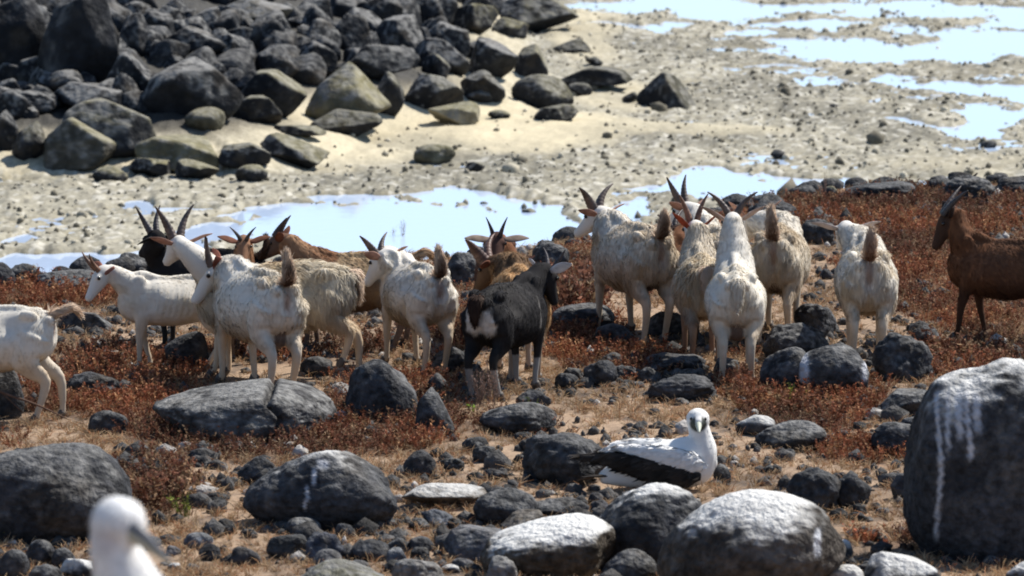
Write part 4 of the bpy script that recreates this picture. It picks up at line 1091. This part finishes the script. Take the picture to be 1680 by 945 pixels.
def booby():
    """adult: body axis left-right, head turned to the camera"""
    g = hit(1075, 812)
    Y = g[1] + .12
    z0 = gz(g[0], Y)
    root = empty('seabird', (0, 0, 0))
    org = np.array([at_y(1075, 800, Y)[0], Y, z0])
    root.location = org
    tag(root, 'black and white seabird resting behind the boulders, facing the camera', 'seabird')
    def L(px, py, dy=0): return at_y(px, py, Y + dy) - org
    parts = []
    ax = [(985, 785), (1015, 776), (1055, 768), (1100, 762), (1135, 757), (1160, 752), (1176, 750)]
    rr = [(.022, .03), (.065, .075), (.095, .112), (.108, .13), (.10, .135), (.07, .105), (.02, .04)]
    parts.append(loft([L(*p) for p in ax], rr, 22, 18))
    parts.append(loft([L(1142, 765), L(1151, 740), L(1149, 715), L(1145, 697), L(1144, 690)], [(.085, .095), (.078, .085), (.056, .062), (.05, .056), (.045, .05)], 16, 14, up=(1, 0, 0)))
    hc = L(1145, 688)
    parts.append(ellipsoid(hc, (.063, .074, .060), 14, 10))
    parts.append(loft([hc + (0, -.03, 0), hc + (0, -.075, -.012), hc + (0, -.09, -.016)], [(.045, .042), (.03, .03), (.018, .018)], 8, 12))
    V, Q, T = remesh_union(parts, .008, 5)
    N = vert_normals(V, T)
    c = np.tile(np.array([.82, .81, .78]), (len(V), 1))
    c = mix3(c, (.70, .62, .52), smooth(.1, .6, fbm(V * 9, 3, 3)) * .25)
    # dark skin of the face, round the bill
    d = V - hc
    mask = (d[:, 1] < -.035) & (np.abs(d[:, 2] + .012) < .040)
    mk = smooth(.050, .036, np.sqrt((np.abs(d[:, 0]) * .95) ** 2 + (d[:, 2] + .016) ** 2)) * (d[:, 1] < -.03) * smooth(.012, .020, np.abs(d[:, 0]) + .6 * np.maximum(-.01 - d[:, 2], 0))
    c = mix3(c, (.06, .068, .06), np.clip(mk, 0, 1))
    add('body', new_mesh('seabird_body', V, Q, M_FEATHER, c), root)
    fl = np.tile(np.array([-1.0, 0, -.35]), (len(V), 1)); fl[V[:, 2] > .30] = (-.1, 0, -1.0)
    face = np.linalg.norm(V - (hc + (0, -.06, -.02)), axis=1) < .06
    add('plumage', feather_mesh('seabird_plumage', V, T, N, fl, np.where(face, .004, .018), c, 9000, M_FEATHER, 61, .007, .10), root)
    # bill pointing at the camera, slightly down
    b = [hc + (0, -.07, -.012), hc + (0, -.105, -.020), hc + (0, -.15, -.032), hc + (0, -.178, -.042)]
    V2, F2 = loft(b, [(.019, .021), (.0155, .017), (.0095, .011), (.003, .004)], 14, 12)
    add('bill', new_mesh('seabird_bill', V2, F2, M_BILL, np.tile(np.array([.50, .52, .42]), (len(V2), 1))), root)
    for sgn in (-1, 1):
        V2, F2 = ellipsoid(hc + np.array([sgn * .036, -.052, .010]), (.0095, .0095, .0095), 10, 7)
        add('eye', new_mesh('seabird_eye', V2, F2, M_EYE), root)
    # folded wings: white upper coverts over black flight feathers
    for sgn in (-1, 1):
        def W(px, py, out): 
            q = L(px, py); q[1] = sgn * out; return q
        blk = [W(1148, 778, .085), W(1120, 776, .118), (W(1080, 768, .126)), W(1035, 757, .110), W(1000, 750, .075), W(972, 750, .04), W(950, 748, .02)]
        V2, F2 = loft(blk, [(.010, .02), (.017, .055), (.019, .062), (.018, .055), (.015, .040), (.009, .018), (.003, .006)], 26, 12)
        cb = mix3((.022, .019, .017), (.05, .042, .036), smooth(-.2, .5, fbm(V2 * np.array([8, 8, 60]), 3, 5)))
        w1 = add('wing', new_mesh('seabird_wing', V2, F2, M_FEATHER, cb), root)
        def layered(nm, V2, F2, cc, ln, n, wd, sd):
            T2 = np.array([t for q in F2 for t in ([(q[0], q[i], q[i + 1]) for i in range(1, len(q) - 1)])])
            N2 = vert_normals(V2, T2)
            o_ = add(nm, feather_mesh(nm, V2, T2, N2, np.tile(np.array([-1.0, 0, -.28]), (len(V2), 1)), np.full(len(V2), ln), cc, n, M_FEATHER, sd, wd, .10), w1)
        layered('flight_feathers', V2, F2, cb * 1.15, .060, 420, .012, 71)
        w1['label'] = 'black folded wing under white coverts'
        wht = [W(1160, 762, .05), W(1135, 755, .10), W(1095, 745, .118), W(1050, 738, .100), W(1015, 737, .07), W(990, 742, .05)]
        V2, F2 = loft(wht, [(.012, .02), (.022, .055), (.026, .058), (.024, .045), (.018, .028), (.005, .008)], 24, 14)
        st = fbm(V2 * np.array([14, 14, 50]), 3, 6)
        cw = mix3((.82, .81, .79), (.20, .15, .11), smooth(.1, .5, st) * smooth(-.05, -.2, V2[:, 0]) * .8)
        add('coverts', new_mesh('seabird_coverts', V2, F2, M_FEATHER, cw), w1)
        layered('covert_feathers', V2, F2, cw, .034, 1100, .014, 72)
    # tail feathers: dark, a pale fringe
    for i, (px, py, dy) in enumerate(((952, 783, -.03), (948, 788, .0), (960, 778, .03), (952, 778, .02))):
        V2, F2 = loft([L(1005, 780, dy * .4), L(975, 781, dy), L(px, py, dy * 1.6)], [(.022, .008), (.022, .006), (.006, .002)], 12, 8)
        add('tail_feather', new_mesh('tail_feather', V2, F2, M_FEATHER, np.tile(np.array([.03, .025, .022] if i != 1 else [.16, .09, .05]), (len(V2), 1))), root)
    for sgn in (-1, 1):
        p = L(1090, 790); p[1] = sgn * .05
        V2, F2 = loft([p, np.array([p[0] + .01, p[1], .03]), np.array([p[0] + .015, p[1], .012])], [.016, .012, .012], 8, 8, up=(1, 0, 0))
        foot = loft([np.array([p[0] - .01, p[1], .012]), np.array([p[0] + .04, p[1], .010]), np.array([p[0] + .085, p[1], .006])], [(.012, .010), (.028, .007), (.04, .004)], 8, 8)
        V2, F2 = join([(V2, F2), foot])
        add('leg', new_mesh('seabird_leg', V2, F2, M_BILL, np.tile(np.array([.22, .23, .20]), (len(V2), 1))), root)
booby()

def young_booby():
    """the downy bird close to the camera; only its head and neck are in the picture"""
    Y = 11.4
    gx = at_y(212, 960, Y)[0]
    z0 = gz(gx, Y)
    org = np.array([gx, Y, z0])
    root = empty('seabird', org)
    tag(root, 'bird with a fluffy white head and grey bill close at the bottom left corner', 'seabird')
    def L(px, py, dy=0): return at_y(px, py, Y + dy) - org
    s = Y / F_PX                       # metres per pixel here
    parts = []
    hc = L(194, 858)
    parts.append(ellipsoid(hc, (46 * s, 46 * s, 44 * s), 16, 12))
    parts.append(loft([hc + (.0, -.01, -.002), L(210, 870, -.03), L(221, 877, -.045)], [(34 * s, 34 * s), (24 * s, 22 * s), (12 * s, 12 * s)], 8, 12))
    parts.append(loft([L(190, 868), L(190, 905), L(203, 945), L(214, 990), (-.02, 0, .30), (-.05, 0, .22)], [41 * s, 42 * s, 52 * s, 68 * s, .13, .14], 22, 16, up=(1, 0, 0)))
    parts.append(loft([(.09, 0, .26), (.02, 0, .24), (-.10, .0, .20), (-.22, 0, .17), (-.32, 0, .16)], [(.05, .07), (.12, .13), (.14, .14), (.10, .09), (.02, .02)], 16, 16))
    V, Q, T = remesh_union(parts, .008, 5)
    N = vert_normals(V, T)
    c = np.tile(np.array([.86, .855, .85]), (len(V), 1))
    d = V - L(178, 880)
    c = mix3(c, (.46, .43, .47), smooth(.050, .010, np.linalg.norm(d * np.array([1, 0, 1]), axis=1)) * .55 * (d[:, 1] < 0))
    add('body', new_mesh('seabird_body', V, Q, M_FEATHER, c), root)
    fl = np.tile(np.array([-.3, 0, -1.0]), (len(V), 1))
    Ln = np.full(len(V), .019)
    add('down', feather_mesh('seabird_down', V, T, N, fl, Ln, c, 24000, M_DOWN, 31, .003, .35), root)
    b = [L(213, 868, -.035), L(232, 882, -.055), L(254, 901, -.066), L(275, 919, -.074), L(281, 925, -.076)]
    V2, F2 = loft(b, [(.021, .027), (.0175, .022), (.011, .0145), (.006, .007), (.002, .002)], 18, 12)
    cc = mix3((.40, .40, .33), (.11, .115, .13), smooth(.0, .006, (V2 - catmull(b, 18)[np.repeat(np.arange(18), 12)])[:, 2] + .3 * (V2 - catmull(b, 18)[np.repeat(np.arange(18), 12)])[:, 0]))
    add('bill', new_mesh('seabird_bill', V2, F2, M_BILL, cc), root)
    for sgn in (-1, 1):
        V2, F2 = ellipsoid(L(204, 858) + np.array([-.006 if sgn > 0 else 0, .05 if sgn > 0 else -.052, 0]), (.008, .006, .008), 10, 7)
        add('eye', new_mesh('seabird_eye', V2, F2, M_EYE), root)
    for sgn in (-1, 1):
        V2, F2 = loft([(.08, sgn * .13, .27), (-.05, sgn * .15, .24), (-.2, sgn * .12, .19), (-.36, sgn * .05, .15)], [(.01, .03), (.02, .08), (.018, .06), (.004, .01)], 16, 12)
        add('wing', new_mesh('seabird_wing', V2, F2, M_FEATHER, np.tile(np.array([.10, .08, .07]), (len(V2), 1))), root)
        foot = join([loft([(-.02, sgn * .05, .12), (-.01, sgn * .05, .04), (.0, sgn * .05, .012)], [.018, .013, .012], 8, 8, up=(1, 0, 0)),
                     loft([(-.02, sgn * .05, .012), (.04, sgn * .05, .010), (.085, sgn * .05, .005)], [(.012, .01), (.028, .007), (.04, .004)], 8, 8)])
        add('leg', new_mesh('seabird_leg', foot[0], foot[1], M_BILL, np.tile(np.array([.2, .21, .19]), (len(foot[0]), 1))), root)
young_booby()
# ------------------------------------------------------------------ plants
def plant_proto(rg, kind):
    """verts, quads, shade-free colours of one small plant about 1 high"""
    V, Fc, C = [], [], []
    def quad(p, d, sd, c):
        i = len(V); V.extend([p - sd, p + sd, p + d + sd * .6, p + d - sd * .6]); Fc.append((i, i + 1, i + 2, i + 3)); C.extend([c] * 4)
    if kind == 'red':
        for k in range(rg.integers(6, 10)):
            a = rg.uniform(0, 6.28); tilt = rg.uniform(.1, 1.0)
            d = np.array([math.cos(a) * tilt, math.sin(a) * tilt, 1.0]); d /= np.linalg.norm(d)
            p = np.array([math.cos(a), math.sin(a), 0]) * rg.uniform(0, .25); L = rg.uniform(.55, 1.05)
            q = np.cross(d, (rg.normal(), rg.normal(), .1)); q /= np.linalg.norm(q)
            base = np.array([.185, .080, .048]) * rg.uniform(.45, 1.3)
            if rg.uniform() < .28: base = np.array([.30, .19, .11]) * rg.uniform(.7, 1.2)
            quad(p, d * L * .55, q * .016, base * .8); quad(p + d * L * .55, d * L * .45 + rg.normal(size=3) * .05, q * .011, base)
            for j in range(rg.integers(8, 13)):
                t = rg.uniform(.2, 1.0); dd = rg.normal(size=3); dd[2] = abs(dd[2]) * .6; dd /= np.linalg.norm(dd)
                sd = np.cross(dd, rg.normal(size=3)); sd /= np.linalg.norm(sd)
                ll = rg.uniform(.07, .15)
                quad(p + d * L * t, dd * ll, sd * ll * .32, base * rg.uniform(.7, 1.5))
    elif kind == 'grass':
        for k in range(rg.integers(10, 18)):
            a = rg.uniform(0, 6.28); tilt = rg.uniform(.1, 1.3)
            d = np.array([math.cos(a) * tilt, math.sin(a) * tilt, 1.0]); d /= np.linalg.norm(d)
            p = np.array([rg.normal() * .14, rg.normal() * .14, 0]); L = rg.uniform(.4, 1.05)
            q = np.cross(d, rg.normal(size=3)); q /= np.linalg.norm(q)
            c = np.array([.46, .325, .195]) * rg.uniform(.6, 1.25)
            if rg.uniform() < .25: c = np.array([.40, .20, .10]) * rg.uniform(.7, 1.2)
            bend = np.array([d[0], d[1], -.35]) * .35 * L
            quad(p, d * L * .55, q * .03, c * .9); quad(p + d * L * .55, d * L * .4 + bend, q * .02, c)
    else:                                 # twiggy
        for k in range(rg.integers(7, 11)):
            a = rg.uniform(0, 6.28); tilt = rg.uniform(.0, .5)
            d = np.array([math.cos(a) * tilt, math.sin(a) * tilt, 1.0]); d /= np.linalg.norm(d)
            p = np.array([rg.normal() * .07, rg.normal() * .07, 0]); L = rg.uniform(.6, 1.05)
            q = np.cross(d, rg.normal(size=3)); q /= np.linalg.norm(q)
            c = np.array([.22, .15, .12]) * rg.uniform(.7, 1.3)
            quad(p, d * L * .5, q * .012, c); quad(p + d * L * .5, d * L * .5 + rg.normal(size=3) * .06, q * .007, c)
            for j in range(14):
                t = rg.uniform(.3, 1.0); dd = rg.normal(size=3); dd /= np.linalg.norm(dd); sd = np.cross(dd, rg.normal(size=3)); sd /= np.linalg.norm(sd)
                ll = rg.uniform(.03, .08); quad(p + d * L * t, dd * ll, sd * ll * .3, c * rg.uniform(.8, 1.7))
    return np.array(V), np.array(Fc), np.array(C)

def strew(name, label, cat, kind, xs, ys, sizes, mat, rg, nproto=14, wide=1.0, tints=None):
    protos = [plant_proto(rg, kind) for _ in range(nproto)]
    Vs, Fs, Cs, o = [], [], [], 0
    zs = h_fore(xs, ys) - .004
    pk = rg.integers(0, nproto, len(xs))
    for k, (V, Fc, C) in enumerate(protos):
        idx = np.where(pk == k)[0]
        if not len(idx): continue
        a = rg.uniform(0, 6.28, len(idx)); ca, sa = np.cos(a), np.sin(a)
        sz = sizes[idx][:, None]
        X = (V[None, :, 0] * ca[:, None] - V[None, :, 1] * sa[:, None]) * sz * wide + xs[idx][:, None]
        Yy = (V[None, :, 0] * sa[:, None] + V[None, :, 1] * ca[:, None]) * sz * wide + ys[idx][:, None]
        Z = V[None, :, 2] * sz + zs[idx][:, None]
        Vs.append(np.stack([X, Yy, Z], -1).reshape(-1, 3))
        Fs.append((Fc[None] + (np.arange(len(idx)) * len(V))[:, None, None]).reshape(-1, 4) + o)
        c = C[None] * rg.uniform(.75, 1.25, (len(idx), 1, 1))
        if tints is not None: c = c * tints[idx][:, None, :]
        Cs.append(c.reshape(-1, 3)); o += len(idx) * len(V)
    me = new_mesh(name, np.vstack(Vs), np.vstack(Fs), mat, np.vstack(Cs), shade=False)
    ob = add(name, me); tag(ob, label, cat, kind='stuff')

rg = np.random.default_rng(77)
def ground_cover():
    n = 30000
    yy = 21 + 20.5 * rg.uniform(0, 1, n) ** .9; xx = rg.uniform(-1, 1, n) * (.106 * yy + .6)
    e = np.interp(xx, EDGE_X, EDGE_D)
    d = red_density(xx, yy)
    keep = (rg.uniform(0, 1, n) < smooth(.15, .8, d) * .85) & (yy < e + .15)
    xx, yy = xx[keep], yy[keep]
    sz = rg.uniform(.05, .12, len(xx)) * (.75 + .55 * smooth(.2, .9, d[keep]))
    t = np.ones((len(xx), 3)); v = fbm(P2(xx, yy, 1.4), 3, 505)
    t = mix3((.75, .8, .85), (1.35, 1.15, 1.0), smooth(-.4, .4, v))
    strew('red_ground_cover', 'rust-red low succulent plants covering much of the dry land', 'ground cover', 'red', xx, yy, sz, M_PLANT, rg, wide=.9, tints=t)
    n = 36000
    yy = 21 + 20 * rg.uniform(0, 1, n); xx = rg.uniform(-1, 1, n) * (.106 * yy + .6)
    e = np.interp(xx, EDGE_X, EDGE_D)
    d = red_density(xx, yy); v = fbm(P2(xx, yy, 1.9), 4, 515)
    keep = (rg.uniform(0, 1, n) < (.95 - .25 * d) * smooth(-.7, .1, v)) & (yy < e)
    xx, yy = xx[keep], yy[keep]
    strew('dry_grass', 'short straw-coloured dry grass between the stones', 'grass', 'grass', xx, yy, rg.uniform(.03, .095, len(xx)), M_GRASS, rg)
ground_cover()

def bush(label, px, py, h, kind, seed, wide=1.0, n=1, spread=.1, name='dry_bush', tint=(1, 1, 1), cat='bush'):
    r2 = np.random.default_rng(seed)
    g = hit(px, py)
    Vs, Fs, Cs, o = [], [], [], 0
    for k in range(n):
        V, Fc, C = plant_proto(r2, kind)
        a = r2.uniform(0, 6.28); q = V.copy()
        q[:, 0] = V[:, 0] * math.cos(a) - V[:, 1] * math.sin(a); q[:, 1] = V[:, 0] * math.sin(a) + V[:, 1] * math.cos(a)
        sc = h * r2.uniform(.7, 1.1)
        q = q * np.array([sc * wide, sc * wide, sc]) + np.array([r2.normal() * spread, r2.normal() * spread, 0])
        Vs.append(q); Fs.append(Fc + o); Cs.append(C * np.array(tint) * r2.uniform(.8, 1.2)); o += len(V)
    ob = add(name, new_mesh(name, np.vstack(Vs), np.vstack(Fs), M_PLANT, np.vstack(Cs), shade=False), loc=g - np.array([0, 0, .01]))
    tag(ob, label, cat)
bush('tall reddish-brown bush by the pool, left of the tall cream goat', 938, 505, .34, 'red', 1, .8, 16, .12, tint=(1.0, 1.1, 1.2))
bush('reddish dry bush right of the pool, behind the tall cream goat', 1010, 470, .22, 'red', 2, .9, 8, .13)
bush('grey-brown dry stalks standing in front of the hind legs of the black goat', 796, 668, .30, 'twig', 3, .7, 5, .04, 'dry_stalks', cat='dry stalks')
bush('red bush growing in front of the white-striped boulder', 1320, 672, .17, 'red', 4, 1.2, 12, .15, tint=(1.1, 1.1, 1))
bush('rusty bush right of the large left boulder', 262, 830, .22, 'red', 5, 1.0, 12, .11)
bush('red bush below the hornless goat, at the left of the huge boulder', 1560, 590, .20, 'red', 6, 1.2, 12, .16)
bush('rust-red tuft at the hooves of the goat with V horns', 1212, 655, .17, 'red', 7, .9, 7, .08)
bush('orange-red tuft on tan soil, left of the huge boulder', 1430, 892, .11, 'red', 8, 1.2, 7, .07, tint=(1.6, 1.3, 1.1))
bush('thin bare weed standing at the shore in front of the central pool', 655, 400, .26, 'twig', 9, .5, 2, .03, 'dry_stalks', cat='dry stalks')
bush('thin dead stalk on the crest at the right-hand pool', 1354, 330, .30, 'twig', 10, .25, 1, .0, 'dry_stalks', cat='dry stalks')
bush('straw tuft on the crest beside the right-hand pool', 1302, 335, .13, 'grass', 11, 1.0, 4, .05, 'grass_tuft', cat='grass')
bush('straw-coloured tuft by the little green plant, centre', 845, 770, .12, 'grass', 12, 1.0, 4, .06, 'grass_tuft', cat='grass')

def green_plant(label, px, py, h, seed, n=14, spread=.05, tint=(1, 1, 1)):
    r2 = np.random.default_rng(seed); g = hit(px, py)
    V, Fc, C = [], [], []
    spread *= .35                      # stems rise from one root
    for k in range(n):
        p = np.array([r2.normal() * spread, r2.normal() * spread, 0]); tip = p + np.array([r2.normal() * .3 * h, r2.normal() * .3 * h, h * r2.uniform(.5, 1.1)])
        sd = np.array([.002, 0, 0]); i = len(V); V += [p - sd, p + sd, tip + sd, tip - sd]; Fc.append((i, i + 1, i + 2, i + 3)); C += [np.array([.12, .13, .04])] * 4
        for j in range(4):
            q = p + (tip - p) * r2.uniform(.5, 1.0); d = r2.normal(size=3); d[2] = abs(d[2]) * .5; d /= np.linalg.norm(d); s2 = np.cross(d, (0, .2, 1)); s2 /= np.linalg.norm(s2) + 1e-6
            ll = r2.uniform(.014, .03); i = len(V)
            V += [q, q + d * ll * .5 + s2 * ll * .35, q + d * ll, q + d * ll * .5 - s2 * ll * .35]; Fc.append((i, i + 1, i + 2, i + 3))
            C += [np.array([.22, .26, .05]) * np.array(tint) * r2.uniform(.7, 1.3)] * 4
    ob = add('green_sprig', new_mesh('green_sprig', np.array(V), np.array(Fc), M_PLANT, np.array(C), shade=False), loc=g - np.array([0, 0, .005]))
    tag(ob, label, 'plant')
green_plant('bright green sprig left of the low dark rock, below the black goat', 775, 682, .07, 1, 6, .03, (.9, 1.15, .8))
green_plant('bright green leaves growing against the low dark rock near the black goat', 872, 695, .15, 5, 7, .02, (.9, 1.15, .8))
green_plant('yellow-green plant right of the head of the fluffy bird', 298, 850, .13, 3, 16, .05)
green_plant('yellow-green plant at the left edge under the large left boulder', 6, 890, .12, 4, 14, .04, (1.3, 1.1, 1))
green_plant('small yellowish plant in the red bush before the striped boulder', 1300, 665, .13, 5, 8, .06, (1.3, 1.1, 1))
green_plant('small olive sprig right of the tall cream goat, on tan soil', 1108, 486, .12, 6, 12, .05, (1.2, 1, 1.2))

def dead_branch():
    P = [at_y(-60, 612, hit(40, 690)[1] - .2), at_y(0, 642, hit(40, 690)[1] - .25), at_y(60, 664, hit(60, 690)[1] - .25), at_y(116, 690, hit(116, 690)[1] - .05)]
    P = np.array(P); o0 = P[-1].copy(); P = P - o0
    tube = [loft(P, [.009, .008, .006, .003], 14, 7), loft([P[1], P[1] * .6 + P[2] * .4 + np.array([.05, .02, -.10])], [.004, .002], 5, 6)]
    V, Fc = join(tube)
    o = add('dead_branch', new_mesh('dead_branch', V, Fc, M_WOOD, np.tile(np.array([.12, .075, .055]), (len(V), 1))), loc=o0)
    tag(o, 'thin dead branch slanting across the legs of the goat at the left edge', 'branch')
    g = hit(1592, 322)
    tube = [loft([(-.08, 0, -.02), (-.02, 0, .06), (.05, 0, .13)], [.018, .016, .006], 10, 8), loft([(-.03, 0, .05), (.06, .02, .07)], [.01, .004], 6, 7)]
    V, Fc = join(tube)
    o = add('driftwood', new_mesh('driftwood', V, Fc, M_WOOD, np.tile(np.array([.05, .04, .04]), (len(V), 1))), loc=g + np.array([0, -.05, .06]))
    tag(o, 'dark forked piece of driftwood poking up from crest rocks above the brown goat', 'driftwood')
dead_branch()
